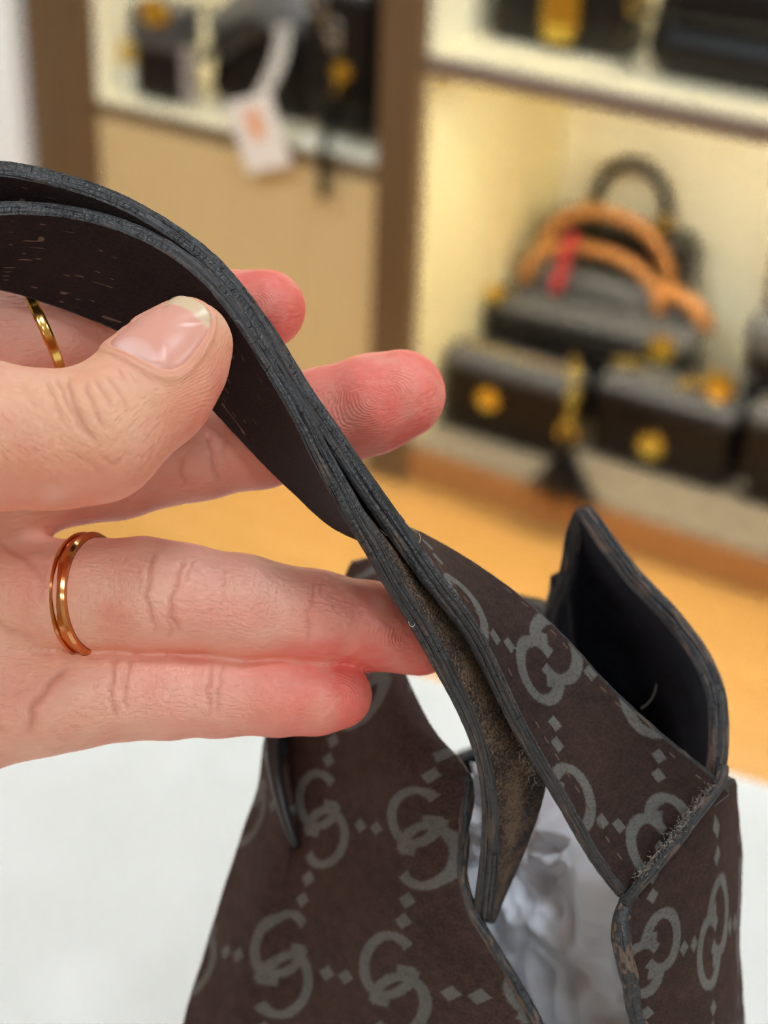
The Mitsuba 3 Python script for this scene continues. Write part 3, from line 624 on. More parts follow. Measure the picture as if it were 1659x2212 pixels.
B_near = [(-800, 730), (-420, 490), (-220, 410), (-60, 368), (0, 364), (100, 382), (180, 405), (253, 432), (320, 467), (380, 505), (420, 533), (455, 562), (495, 607), (552, 682), (605, 764), (650, 842), (690, 900), (745, 981), (800, 1063), (838, 1117), (876, 1171), (934, 1252), (975, 1305), (1018, 1361), (1055, 1430), (1087, 1500), (1146, 1612), (1190, 1684), (1240, 1770), (1285, 1850), (1336, 1918), (1356, 1942)]
B_far = [(-780, 890), (-420, 650), (-220, 560), (-60, 500), (0, 505), (85, 540), (155, 585), (215, 628), (270, 668), (320, 705), (355, 735), (385, 762), (425, 805), (490, 868), (560, 935), (615, 985), (665, 1025), (735, 1078), (800, 1122), (850, 1148), (905, 1172), (985, 1215), (1050, 1255), (1115, 1302), (1165, 1342), (1215, 1388), (1300, 1480), (1365, 1540), (1430, 1597), (1490, 1645), (1550, 1694), (1566, 1710)]
nb = len(B_near) - 1
GB = ribbon(B_near, B_far, [(0, .227), (1, .240), (3, .2470), (5, .2505), (17, .2515), (21, .2535), (25, .2570), (nb, .2640)], [(0, .234), (1, .248), (3, .2560), (5, .2620), (17, .2650), (21, .2665), (24, .2660), (27, .2670), (nb, .2735)])
# sag of the wide lower part of the outer strap: it bows a little towards the viewer
wv = np.linspace(0, 1, GB.shape[1]); tv = np.clip((np.linspace(0, 1, len(GB)) - 0.62) / 0.3, 0, 1)
GB = GB + grid_normals(GB) * (0.0014 * tv[:, None] * np.sin(np.pi * wv)[None])[..., None]
def strap_side(key, G, t, toward, away, seed, tow_lab, aw_lab, marks=None):
    """A strap: the key is the face that looks up and to the right; the other face and the painted edge are its children."""
    N = grid_normals(G)
    mid = G[len(G) * 3 // 4, G.shape[1] // 2]
    if N[len(G) * 3 // 4, G.shape[1] // 2] @ RGT < 0: N = -N
    f = quads(*G.shape[:2]); n = N.reshape(-1, 3); ab = np.stack([arclen(G, 0).ravel(), arclen(G, 1).ravel()], 1)
    v = (G + N * t / 2).reshape(-1, 3)
    k = add(HB + key, (v, orient(v, f, n)), toward, True, uv=lattice_uv(G, marks, 0.66) if marks else ab, label=tow_lab)
    v2 = (G - N * t / 2).reshape(-1, 3)
    add(k + '__inner_face', (v2, orient(v2, f, -n)), away, True, uv=ab, label=aw_lab)
    ev, ef, euv = edge_strip(G, N, t, seed=seed, bulge=0.22)
    add(k + '__painted_edge', (ev, ef), 'mat_edge_paint', True, uv=euv, label='cracked black painted edge')
    return k, N
kA, NA = strap_side('strap', GA, 0.0033, 'mat_cracked_leather', 'mat_strap_suede', 3, 'strap face of cracked brown leather rubbed to tan', 'dark suede face under the thumb')
kB, NB = strap_side('strap', GB, 0.0034, 'mat_suede_strap', 'mat_strap_suede', 5, 'strap face of brown suede with grey monogram', 'dark inside of the strap',
                    [((1172, 1425), (0, 0)), ((1072, 1392), (-0.5, 0)), ((1188, 1588), (0, 0.5))])
# stitches along both edges of the outer strap's face
stitch = rot(trimesh.creation.capsule(0.0012, 0.00014, count=[6, 6]), [0, 1, 0], 90)
st_v, st_f = va(stitch); st_v = st_v - st_v.mean(0)
for G, N, key, t, rows, i0 in ((GB, NB, kB, 0.0034, (1.3, 11.3), 300), (GA, NA, kA, 0.0033, (1.4,), 340)):
    nrow, ncol = G.shape[:2]; Lm = arclen(G, 0)[:, 6]
    base = mikit.ply((st_v, st_f), 'mat_thread', True)
    for c in rows:
        c0 = int(c); fr = c - c0
        P = G[:, c0] * (1 - fr) + G[:, min(c0 + 1, ncol - 1)] * fr + N[:, c0] * (t / 2 + 0.00004)
        u = Lm[i0]
        while u < Lm[-1] - 0.004:
            i = int(np.searchsorted(Lm, u)); tn_ = P[i + 1] - P[i - 1]; tn_ /= np.linalg.norm(tn_)
            if rng.random() > 0.22:
                M = np.eye(4); M[:3, 0] = tn_; M[:3, 2] = N[i, c0]; M[:3, 1] = np.cross(M[:3, 2], M[:3, 0]); M[:3, 3] = P[i]
                scene[numbered(key + '__stitch')] = {**base, 'to_world': T(M.tolist())}
            u += 0.0031
# ---- body panels
def extend(rows, drops, flare):
    """Carry the last row of a panel down to the table: world points below it, drawn outwards by flare."""
    last = np.array([at(*q) for q in rows[-1]]); return last
def panel_grid(rows, nv, nu, out, steps=(0.06, 0.13, None)):
    G = np.array([[at(*q) for q in r] for r in rows]); base = G[-1]; add_ = []
    for s in steps:
        q = base.copy()
        q[:, 2] = np.maximum(q[:, 2] - s, ZT + 0.004) if s else ZT + 0.003
        k = (base[:, 2:3] - q[:, 2:3]) / 0.2
        q[:, :2] += np.array(out)[:, :2] * k
        add_.append(q)
    return refine(np.vstack([G, np.array(add_)]), nv, nu)
L_rows = [
    [(770, 1222, .318), (778, 1219, .3165), (786, 1217, .316), (800, 1216, .315), (818, 1222, .314)],
    [(722, 1310, .319), (738, 1308, .317), (752, 1307, .316), (795, 1305, .310), (838, 1312, .308)],
    [(672, 1400, .319), (688, 1400, .316), (705, 1400, .3155), (780, 1400, .306), (848, 1405, .301)],
    [(622, 1490, .319), (636, 1492, .313), (655, 1494, .314), (775, 1498, .301), (876, 1494, .294)],
    [(588, 1590, .320), (606, 1592, .3095), (632, 1594, .3125), (785, 1597, .296), (934, 1597, .286)],
    [(574, 1690, .321), (612, 1692, .3075), (642, 1694, .3105), (806, 1697, .291), (1009, 1690, .2775)],
    [(541, 1795, .321), (622, 1800, .3055), (656, 1802, .3065), (818, 1800, .288), (1000, 1795, .2745)],
    [(504, 1900, .321), (600, 1900, .3050), (655, 1900, .3035), (822, 1900, .2855), (1000, 1900, .2735)],
    [(468, 2005, .321), (585, 2005, .3045), (650, 2005, .3015), (830, 2005, .2840), (1038, 2000, .2725)],
    [(438, 2105, .321), (570, 2105, .3040), (648, 2105, .3005), (850, 2105, .2830), (1100, 2100, .2720)],
    [(408, 2215, .321), (555, 2215, .3040), (648, 2215, .3000), (870, 2215, .2830), (1162, 2215, .2720)]]
outL = np.array([(-0.05, 0.03), (-0.03, 0.0), (-0.02, -0.02), (0.0, -0.05), (0.03, -0.05)])
GLp = panel_grid(L_rows, 190, 110, outL)
GLp = GLp + grid_normals(GLp) * fuzz(GLp, 0.0022, 45, 4)[..., None]
kL, FL, NL = sheet(HB + 'body_panel', GLp, 0.0026, 'mat_suede_panel', 'mat_lining', 'mat_edge_worn', [((708, 1762), (0, 0)), ((915, 1805), (1, 0)), ((622, 2078), (0, 1))],
                   bk='lining', ek='cut_edge', labels_=('brown suede panel with grey monogram on the left', None, None), seed=9)
# bound fold at the far left of that panel
add(HB + 'binding', tube(spline(ats([(600, 1520, .3110), (592, 1580, .3090), (594, 1650, .3070), (606, 1720, .3055), (622, 1780, .3045), (640, 1828, .3045)]), 40), np.linspace(0.0019, 0.0009, 40), 14), 'mat_binding', True, label='rounded black binding of a fold')
R_rows = [
    [(1366, 1925, .2640), (1430, 1846, .2655), (1500, 1762, .2700), (1552, 1700, .2770), (1575, 1698, .2850)],
    [(1352, 1950, .2630), (1428, 1900, .2645), (1515, 1830, .2700), (1566, 1790, .2790), (1580, 1780, .2900)],
    [(1342, 2010, .2615), (1430, 1985, .2635), (1528, 1930, .2710), (1572, 1890, .2815), (1583, 1880, .2940)],
    [(1350, 2080, .2615), (1440, 2070, .2640), (1538, 2040, .2725), (1576, 2010, .2835), (1586, 2005, .2960)],
    [(1366, 2150, .2625), (1450, 2150, .2650), (1546, 2135, .2740), (1580, 2120, .2850), (1589, 2115, .2980)],
    [(1382, 2220, .2640), (1460, 2230, .2665), (1553, 2228, .2755), (1583, 2225, .2870), (1592, 2222, .3000)]]
outR = np.array([(0.02, -0.05), (0.02, -0.05), (0.04, -0.03), (0.05, 0.0), (0.05, 0.03)])
GRp = panel_grid(R_rows, 130, 70, outR)
GRp = GRp + grid_normals(GRp) * fuzz(GRp, 0.0020, 60, 8)[..., None]
kR, FR, NR = sheet(HB + 'body_panel', GRp, 0.0028, 'mat_suede_right', 'mat_lining', 'mat_edge_worn', [((1400, 2052), (0, 0)), ((1530, 2028), (1, 0)), ((1388, 2212), (0, 0.58))],
                   bk='lining', ek='cut_edge', labels_=('brown suede panel with grey monogram on the right', None, None), seed=12)
def roll(key, pts, r, mat, lab, seed):
    p = spline(ats(pts), 160); p = p + (meshkit.fbm(p * 220, 3, seed) - 0.5)[:, None] * 0.0006 * np.array([1, -0.6, 0.8])
    rr = r * (0.8 + 0.5 * meshkit.fbm(p * 300, 2, seed + 1))
    uv = np.stack([np.r_[np.repeat(np.arange(160) * 0.0006, 12), 0, 0.1], np.r_[np.tile(np.arange(12) * 0.0004, 160), 0, 0]], 1)
    add(key, tube(p, rr, 12), mat, True, uv=uv, label=lab)
roll(kL + '__edge_roll', [(1003, 1672, .2768), (1010, 1692, .2763), (1004, 1740, .2746), (1001, 1795, .2736), (999, 1850, .2730), (1000, 1900, .2727), (1012, 1950, .2722), (1038, 2000, .2717), (1068, 2050, .2713), (1100, 2100, .2710), (1130, 2155, .2709), (1163, 2220, .2711)], 0.00095, 'mat_edge_roll', 'rolled worn edge beside the opening', 41)
roll(kR + '__edge_roll', [(1366, 1930, .2628), (1352, 1952, .2620), (1345, 1985, .2608), (1343, 2020, .2604), (1352, 2085, .2604), (1367, 2150, .2614), (1384, 2225, .2630)], 0.0014, 'mat_edge_roll', 'rolled frayed edge beside the opening', 44)
# seam where the outer strap is sewn to that panel
seam = spline(ats([(1352, 1952, .2615), (1372, 1922, .2612), (1420, 1868, .2615), (1470, 1806, .2630), (1516, 1748, .2660), (1552, 1697, .2705), (1560, 1660, .274)]), 90)
seam = seam + (meshkit.fbm(seam * 160, 3, 2) - 0.5)[:, None] * 0.0007 * np.array([1, -0.5, 1])
add(HB + 'seam', tube(seam, 0.00115, 12, ry=0.0009), 'mat_edge_worn', True, label='raised worn seam with grey lint', uv=np.stack([np.r_[np.repeat(np.arange(90) * 0.0006, 12), 0, 0.05], np.r_[np.tile(np.arange(12) * 0.0004, 90), 0, 0]], 1))
def hairs(pts, n, spread, L, r, seed, bias=(0, 0, 0)):
    g = np.random.default_rng(seed); p = spline(pts, 200); out = []
    for _ in range(n):
        c = p[g.integers(0, 200)] + g.normal(0, spread, 3); d = g.normal(0, 1, 3) + np.array(bias); d /= np.linalg.norm(d); b = g.normal(0, 1, 3)
        s = np.linspace(0, 1, 6)[:, None]; ll = L * (0.4 + g.random())
        out.append(tube(c + d * s * ll + b * (s - s * s) * ll * 0.5, r, 4))
    return cat(*out)
add(HB + 'lint', hairs(seam[14:76] - RGT * 0.0012 - FWD * 0.0008 + UPV * 0.0004, 420, 0.0005, 0.0006, 0.000018, 5, (-0.4, -0.8, 0.5)), 'mat_fibre', True, kind='stuff', label='pale lint caught along the seam')
fz = ats([(1130, 1600, .2600), (1150, 1650, .2610), (1165, 1690, .2620)])
add(HB + 'loose_fibre', hairs(fz, 60, 0.0005, 0.0012, 0.000014, 6, (-0.3, -0.8, -0.8)), 'mat_fibre', True, kind='stuff', label='frayed pale fibres between the straps')
hb_ = [tube(spline(ats(q), 20), 0.00006, 5) for q in ([(884, 1334, .2535), (884, 1348, .2532), (890, 1354, .2530), (896, 1348, .2530)], [(905, 1152, .2530), (908, 1165, .2528), (902, 1176, .2528)], [(1385, 1530, .30), (1410, 1505, .298), (1418, 1478, .297)])]
for m in hb_: add(HB + 'stray_thread', m, 'mat_fibre', True)
add(HB + 'stray_thread', tube(spline(ats([(782, 1112, .2535), (805, 1135, .2538), (830, 1152, .2540), (846, 1162, .2542)]), 24), np.r_[np.linspace(0.0001, 0.0003, 12), np.linspace(0.0003, 0.0001, 12)], 6), 'mat_paper', True, label='white thread between the straps')
# the standing flap, its black lining turned to the viewer
F_rows = [
    [(1258, 1110, .3020), (1262, 1108, .3016), (1268, 1110, .3008)],
    [(1232, 1180, .3070), (1272, 1182, .3090), (1312, 1170, .2975)],
    [(1222, 1248, .3110), (1300, 1262, .3170), (1384, 1258, .2925)],
    [(1186, 1338, .3170), (1330, 1352, .3260), (1470, 1352, .2880)],
    [(1205, 1425, .3210), (1372, 1442, .3290), (1530, 1448, .2835)],
    [(1300, 1520, .3210), (1432, 1542, .3250), (1552, 1540, .2805)],
    [(1420, 1630, .3170), (1492, 1650, .3110), (1550, 1625, .2790)],
    [(1500, 1745, .3090), (1530, 1735, .2990), (1548, 1705, .2785)]]
GF = dense(F_rows, 110, 60)
GF = GF + grid_normals(GF) * fuzz(GF, 0.0012, 80, 3)[..., None]
kF, _, NF = sheet(HB + 'flap', GF, 0.0034, 'mat_lining', 'mat_suede_panel', 'mat_edge_worn', bk='suede_face', ek='cut_edge', labels_=('pointed standing flap with its black lining showing', None, None), seed=15,
                  grooves=((-0.35, 0.0003), (0.1, 0.0004), (0.5, 0.0003)))
# lower lining layer stepping out left of the flap, and the short arch behind the straps
G2 = dense([[(1196, 1250, .3130), (1226, 1236, .3110)], [(1188, 1300, .3160), (1230, 1300, .3140)], [(1170, 1352, .3190), (1235, 1360, .3170)], [(1172, 1430, .3220), (1240, 1430, .3200)]], 30, 12)
sheet(HB + 'lining_tab', G2, 0.0022, 'mat_lining', 'mat_lining', 'mat_binding', ek='cut_edge')
arc = [(772, 1232, .3180), (800, 1221, .3260), (860, 1222, .3400), (940, 1236, .3520), (1030, 1262, .3560), (1100, 1290, .3500), (1150, 1302, .3380), (1180, 1318, .3240), (1200, 1350, .3180)]
a_ = spline(ats(arc), 60); b_ = a_ + np.array([0, 0, -0.004]) + FWD * 0.012
GAr = np.stack([a_ * (1 - w) + b_ * w for w in np.linspace(0, 1, 7)], 1)
sheet(HB + 'arch', GAr, 0.0026, 'mat_strap_suede', 'mat_strap_suede', 'mat_edge_paint', bk='inner_face', ek='painted_edge', labels_=('short black band arching behind the straps', None, None), seed=21)
# back panel and inner rim, closing the bag behind
tops = [(606, 1700, .334), (770, 1700, .372), (985, 1640, .392), (1200, 1560, .392), (1440, 1560, .360), (1530, 1650, .3060), (1566, 1720, .2960)]
r0 = ats(tops); r0[2] = at(1000, 1632, .385)
rows_b = [r0]
for s in (0.04, 0.09, None):
    q = r0.copy(); q[:, 2] = np.maximum(q[:, 2] - s, ZT + 0.006) if s else ZT + 0.003
    k = (r0[:, 2:3] - q[:, 2:3]) / 0.2
    q[:, :2] += np.array([(-0.02, 0.03), (-0.01, 0.05), (0, 0.05), (0, 0.05), (0.01, 0.05), (0.02, 0.03), (0.02, 0.03)]) * k
    rows_b.append(q)
GBk = refine(np.array(rows_b), 60, 90)
sheet(HB + 'body_panel', GBk, 0.0026, 'mat_lining', 'mat_suede_panel', 'mat_edge_worn', bk='suede_face', ek='cut_edge', labels_=('back of the bag, lining side', None, None), seed=30)
# crumpled paper stuffed into the opening
t = thing('tissue_paper', 'crumpled white tissue paper stuffed inside the open brown suede bag', 'paper')
TP = [[(940, 1720, .345), (1040, 1668, .318), (1170, 1640, .312), (1330, 1700, .318), (1425, 1800, .335)],
      [(900, 1850, .335), (1050, 1830, .310), (1190, 1800, .304), (1310, 1830, .288), (1425, 1900, .325)],
      [(900, 2000, .335), (1060, 1990, .308), (1200, 1970, .300), (1330, 1980, .290), (1430, 2020, .312)],
      [(900, 2150, .335), (1080, 2130, .306), (1220, 2120, .298), (1345, 2130, .296), (1430, 2150, .308)],
      [(900, 2320, .335), (1090, 2310, .306), (1230, 2300, .298), (1360, 2310, .296), (1430, 2320, .308)],
      [(900, 2560, .350), (1090, 2560, .320), (1230, 2560, .312), (1360, 2560, .310), (1430, 2560, .322)]]
GT = dense(TP, 150, 120); NT = grid_normals(GT)
q_ = GT * 55; w_ = np.stack([meshkit.fbm(q_ * 0.6, 2, s) for s in (1, 2, 3)], -1)
def ridge(p, seed): return 1 - np.abs(2 * meshkit.noise(p, seed) - 1)
disp = 0.0075 * (ridge(q_ + 1.6 * w_, 11) - 0.6) + 0.0062 * (ridge(q_ * 2.1 + 2 * w_, 12) - 0.6) + 0.0020 * (ridge(q_ * 5 + w_, 13) - .6)
GT = GT + NT * disp[..., None]
scene['mat_tissue'] = {'type': 'twosided', 'b': {'type': 'principled', 'base_color': {'type': 'rgb', 'value': srgb(240, 240, 247)}, 'roughness': 0.6, 'specular': 0.3}}
vt = GT.reshape(-1, 3); NTf = grid_normals(GT)
add(t, sheet_mesh(GT + NTf * 0.0002, GT - NTf * 0.0002), 'mat_tissue', True)

# ------------------------------------------------------------------ the hand
def surface_nets(F, o, h):
    """The zero surface of a field sampled on a grid, as triangles."""
    s = F < 0; shp = np.array(F.shape) - 1
    acc = np.zeros((*shp, 3), np.float32); cnt = np.zeros(shp, np.float32)
    corners = [(i, j, k) for i in (0, 1) for j in (0, 1) for k in (0, 1)]
    def at_(A, c): return A[c[0]:c[0] + shp[0], c[1]:c[1] + shp[1], c[2]:c[2] + shp[2]]
    for a in corners:
        for ax in range(3):
            if a[ax]: continue
            b = list(a); b[ax] = 1
            m = at_(s, a) != at_(s, b)
            fa, fb = at_(F, a)[m], at_(F, b)[m]; t = fa / (fa - fb)
            p = np.tile(np.array(a, np.float32), (len(t), 1)); p[:, ax] += t
            acc[m] += p; cnt[m] += 1
    use = cnt > 0; idx = -np.ones(shp, int); idx[use] = np.arange(use.sum())
    ijk = np.argwhere(use)
    V = (ijk + acc[use] / cnt[use][:, None]) * h + o
    faces = []
    for ax in range(3):
        b, c = [(1, 2), (2, 0), (0, 1)][ax]
        lo = [slice(None)] * 3; hi = [slice(None)] * 3; lo[ax] = slice(0, -1); hi[ax] = slice(1, None)
        m = s[tuple(lo)] != s[tuple(hi)]
        e = np.argwhere(m); e = e[(e[:, b] > 0) & (e[:, c] > 0) & (e[:, b] < shp[b]) & (e[:, c] < shp[c]) & (e[:, ax] < shp[ax])]
        inside = s[e[:, 0], e[:, 1], e[:, 2]]
        def cell(db, dc):
            q = e.copy(); q[:, b] -= db; q[:, c] -= dc; return idx[q[:, 0], q[:, 1], q[:, 2]]
        q = np.stack([cell(1, 1), cell(0, 1), cell(0, 0), cell(1, 0)], 1)
        q[~inside] = q[~inside][:, ::-1]
        faces += [q[:, [0, 1, 2]], q[:, [0, 2, 3]]]
    return V, np.vstack(faces)
HM = np.stack([RGT, UPV, -FWD])          # the hand is laid out in millimetres around the point in focus
H0 = at(500, 1150, 0.255)
def to_mm(P): return (np.asarray(P) - H0) @ HM.T * 1000
def to_world(v): return v / 1000 @ HM + H0
def J(px, py, d, r):
    return np.r_[to_mm(at(px, py, d)), r * d / FPX * 1000]
thumb = [J(-620, 1010, .250, 300), J(-330, 965, .2430, 215), J(-60, 942, .2390, 166), J(120, 950, .2385, 147), J(205, 940, .2390, 144), J(330, 838, .2430, 129), J(372, 786, .2450, 116), J(406, 744, .2462, 97)]
index = [J(-330, 830, .262, 150), J(-120, 745, .267, 128), J(130, 712, .272, 112), J(330, 690, .276, 100), J(470, 678, .2762, 92), J(574, 668, .2755, 86)]
middle = [J(-300, 1040, .262, 160), J(60, 1022, .2685, 132), J(250, 1000, .273, 120), J(430, 966, .2755, 112), J(560, 942, .2750, 111), J(700, 905, .2735, 108), J(800, 874, .2720, 105), J(866, 852, .2715, 97)]
ringf = [J(70, 1284, .2642, 115), J(110, 1284, .2640, 116), J(200, 1284, .2640, 118), J(310, 1284, .2640, 121), J(390, 1291, .2645, 115), J(520, 1310, .2655, 110), J(680, 1336, .2680, 102), J(800, 1352, .2700, 93), J(905, 1378, .2715, 82)]
pinky = [J(60, 1516, .2645, 116), J(95, 1514, .2640, 115), J(170, 1508, .2645, 106), J(270, 1500, .2650, 97), J(360, 1502, .2652, 93), J(470, 1503, .2655, 87), J(600, 1505, .2660, 83), J(680, 1506, .2665, 79), J(733, 1503, .2670, 71)]
palm = [[J(-5, 1290, .2660, 114), J(0, 1500, .2660, 122)], [J(-5, 1290, .2660, 114), J(-135, 1275, .2675, 138)], [J(0, 1500, .2660, 122), J(-105, 1500, .2660, 160)], [J(-135, 1275, .2675, 138), J(-105, 1500, .2660, 160)], [J(-105, 1500, .2660, 160), J(-380, 1600, .2640, 240)], [J(-135, 1275, .2675, 138), J(-420, 1250, .2640, 260)],
        [J(-420, 1250, .2640, 260), J(-380, 1600, .2640, 240)], [J(-80, 1120, .2680, 140), J(-420, 1000, .2640, 240)], [J(-80, 1120, .2680, 140), J(-135, 1275, .2675, 138)],
        [J(-150, 820, .2690, 130), J(-420, 1000, .2640, 240)], [J(-150, 820, .2690, 120), J(-60, 1080, .2680, 140)], [J(-420, 1000, .2640, 240), J(-420, 1250, .2640, 260)],
        [J(-420, 1250, .2640, 250), J(-1150, 1420, .2600, 330)], [J(-400, 1500, .2640, 250), J(-1150, 1480, .2600, 330)], [J(-1150, 1450, .2600, 340), J(-1900, 1560, .2560, 380)]]
HV = 0.62
lo_ = np.array([-172.0, -62.0, -34.0]); hi_ = np.array([40.0, 50.0, 44.0])
nx_ = np.ceil((hi_ - lo_) / HV).astype(int)
ax_ = [(lo_[k] + HV * np.arange(nx_[k])).astype(np.float32) for k in range(3)]
def round_cone(P, a, b):
    r1, r2 = a[3], b[3]; ba = (b[:3] - a[:3]).astype(np.float32); l2 = ba @ ba; rr = r1 - r2; a2 = l2 - rr * rr; il2 = 1 / l2
    p = [P[k] - np.float32(a[k]) for k in range(3)]
    y = p[0] * ba[0] + p[1] * ba[1] + p[2] * ba[2]; z = y - l2
    x2 = sum((p[k] * l2 - ba[k] * y) ** 2 for k in range(3)); y2, z2 = y * y * l2, z * z * l2
    k = np.sign(rr) * rr * rr * x2
    d = (np.sqrt(x2 * a2 * il2) + y * rr) * il2 - r1
    d = np.where(np.sign(z) * a2 * z2 > k, np.sqrt(x2 + z2) * il2 - r2, d)
    return np.where(np.sign(y) * a2 * y2 < k, np.sqrt(x2 + y2) * il2 - r1, d)
def smin(a, b, k):
    h = np.maximum(k - np.abs(a - b), 0) / k
    return np.minimum(a, b) - h * h * k * 0.25
BIG = np.float32(30)
def bone_field(bones, k):
    F = np.full(nx_, BIG, np.float32)
    for a, b in bones:
        l = np.minimum(a[:3] - a[3], b[:3] - b[3]) - 9; u = np.maximum(a[:3] + a[3], b[:3] + b[3]) + 9
        i0 = np.clip(((l - lo_) / HV).astype(int), 0, nx_); i1 = np.clip(((u - lo_) / HV).astype(int) + 2, 0, nx_)
        if (i1 <= i0).any(): continue
        P = np.meshgrid(*[ax_[q][i0[q]:i1[q]] for q in range(3)], indexing='ij', sparse=True)
        sl = tuple(slice(i0[q], i1[q]) for q in range(3))
        F[sl] = smin(F[sl], round_cone(P, a, b).astype(np.float32), k)
    return F
chains = {'thumb': thumb, 'index': index, 'middle': middle, 'ring': ringf, 'pinky': pinky}
fields = {n: bone_field(list(zip(c[:-1], c[1:])), 1.6) for n, c in chains.items()}
F = fields['thumb']
Ff = smin(smin(fields['index'], fields['middle'], 1.6), smin(fields['ring'], fields['pinky'], 0.7), 1.2)
Fp = bone_field(palm, 5.0)
Ff = smin(Ff, Fp, 3.5)
F = smin(F, Ff, 2.2)
HVt, HFc = surface_nets(F, lo_, HV)
tm_ = trimesh.Trimesh(HVt, HFc, process=False)
comp = trimesh.graph.connected_component_labels(tm_.face_adjacency, node_count=len(HFc))
keep_f = comp == np.bincount(comp).argmax(); HFc = HFc[keep_f]
us, inv = np.unique(HFc, return_inverse=True); HVt = HVt[us]; HFc = inv.reshape(-1, 3)
tm_ = trimesh.Trimesh(HVt, HFc, process=False)
trimesh.smoothing.filter_taubin(tm_, iterations=6)
# the part that is seen is refined once, so that creases can be cut into it
P_ = proj(to_world(np.array(tm_.vertices)))
seen = ((P_ > [-60, 540]) & (P_ < [1010, 1760])).all(1) & (np.array(tm_.vertex_normals)[:, 2] > -0.3)
fsub = np.nonzero(seen[tm_.faces].any(1))[0]
HV2, HF2 = trimesh.remesh.subdivide(np.array(tm_.vertices), np.array(tm_.faces), face_index=fsub)
def vnormals(v, f):
    n = np.zeros_like(v); c = np.cross(v[f[:, 1]] - v[f[:, 0]], v[f[:, 2]] - v[f[:, 0]])
    for k in range(3): np.add.at(n, f[:, k], c)
    return n / (np.linalg.norm(n, axis=1, keepdims=True) + 1e-12)
HN = vnormals(HV2, HF2)
from scipy.spatial import cKDTree
front = HN[:, 2] > 0.05
fr_i = np.nonzero(front)[0]; kd2 = cKDTree(proj(to_world(HV2[fr_i])))
def on_skin(px, py):
    """The skin's point nearest to the viewer where a sight line meets it: where a crease lies on the hand."""
    c = fr_i[kd2.query_ball_point((px, py), 9)]
    if len(c) == 0: c = fr_i[[kd2.query((px, py))[1]]]
    return HV2[c[np.argmax(HV2[c, 2])]]
CREASES = [  # (pixels, depth mm, width mm)
    ([(150, 806), (158, 850), (182, 905), (208, 955), (222, 985)], .42, .55), ([(124, 806), (150, 865), (178, 920), (200, 950)], .34, .5), ([(182, 812), (205, 868), (226, 915), (240, 950)], .34, .5),
    ([(95, 806), (128, 872), (150, 930)], .25, .5), ([(206, 808), (232, 850), (255, 893)], .30, .45), ([(232, 800), (258, 838), (278, 870), (284, 905)], .28, .45), ([(255, 790), (275, 820)], .2, .4),
    ([(40, 812), (92, 890)], .15, .5), ([(225, 985), (250, 1005), (275, 985)], .25, .5), ([(160, 985), (200, 1010), (240, 1035)], .12, .6),
    ([(346, 1176), (332, 1215), (325, 1270), (330, 1335), (346, 1392)], .42, .6), ([(404, 1190), (388, 1245), (376, 1310), (380, 1355), (390, 1398)], .42, .6), ([(432, 1196), (412, 1232), (400, 1262)], .3, .5), ([(362, 1330), (370, 1370), (368, 1395)], .25, .5),
    ([(690, 1240), (676, 1290), (672, 1350), (674, 1415)], .28, .6), ([(705, 1245), (690, 1280)], .15, .5), ([(494, 1215), (484, 1270), (488, 1330)], .18, .5), ([(300, 1200), (312, 1300)], .15, .5),
    ([(258, 1408), (246, 1450), (248, 1510), (262, 1580)], .38, .6), ([(288, 1410), (278, 1460), (278, 1520), (286, 1560)], .38, .55), ([(270, 1440), (266, 1500)], .2, .4),
    ([(460, 1422), (452, 1480), (450, 1530), (452, 1575)], .32, .6), ([(486, 1422), (478, 1480), (476, 1530), (480, 1575)], .30, .55),
    ([(462, 925), (460, 980), (468, 1030), (482, 1062)], .35, .6), ([(392, 985), (398, 1030), (404, 1068)], .25, .6), ([(480, 940), (486, 1000)], .2, .5),
    ([(64, 1600), (72, 1545), (96, 1492), (140, 1440), (170, 1420)], .6, .9), ([(-20, 1165), (30, 1185), (80, 1235), (118, 1290)], .3, .9), ([(-20, 1340), (40, 1375), (100, 1392)], .25, .9), ([(105, 1200), (90, 1260), (95, 1330)], .2, .8),
    ([(268, 640), (272, 690), (284, 716)], .3, .6), ([(-30, 1540), (20, 1600)], .2, .9)]
def crease_line(c):
    q = spline(np.array(c, float), 60, 2)
    return np.array([on_skin(*p) for p in q])
disp_ = np.zeros(len(HV2)); dark_ = np.zeros(len(HV2)); tree = cKDTree(HV2)
for c, dp, w in CREASES:
    L = crease_line(c); L = spline(L[::6], 160, 2); n_ = len(L)
    L = L + (meshkit.noise(np.stack([np.arange(n_) / 22.0, 0 * L[:, 0], 0 * L[:, 0] + c[0][0]], 1), 3) - 0.5)[:, None] * 0.16 * np.array([1, 0.4, 0])
    dd, ii = cKDTree(L).query(HV2, distance_upper_bound=3.2); m = np.isfinite(dd)
    t_ = ii[m] / (n_ - 1); fade = np.clip(np.minimum(t_, 1 - t_) * 6, 0.0, 1)
    dp = dp * 0.55; w = w * 0.85; g = np.exp(-(dd[m] / w) ** 2); pad = np.exp(-((dd[m] - 1.5) / 0.9) ** 2)
    disp_[m] += (-dp * g + 0.16 * dp * pad) * fade; dark_[m] = np.maximum(dark_[m], np.exp(-(dd[m] / (w * 0.75)) ** 2) * fade * min(1, dp / 0.24))
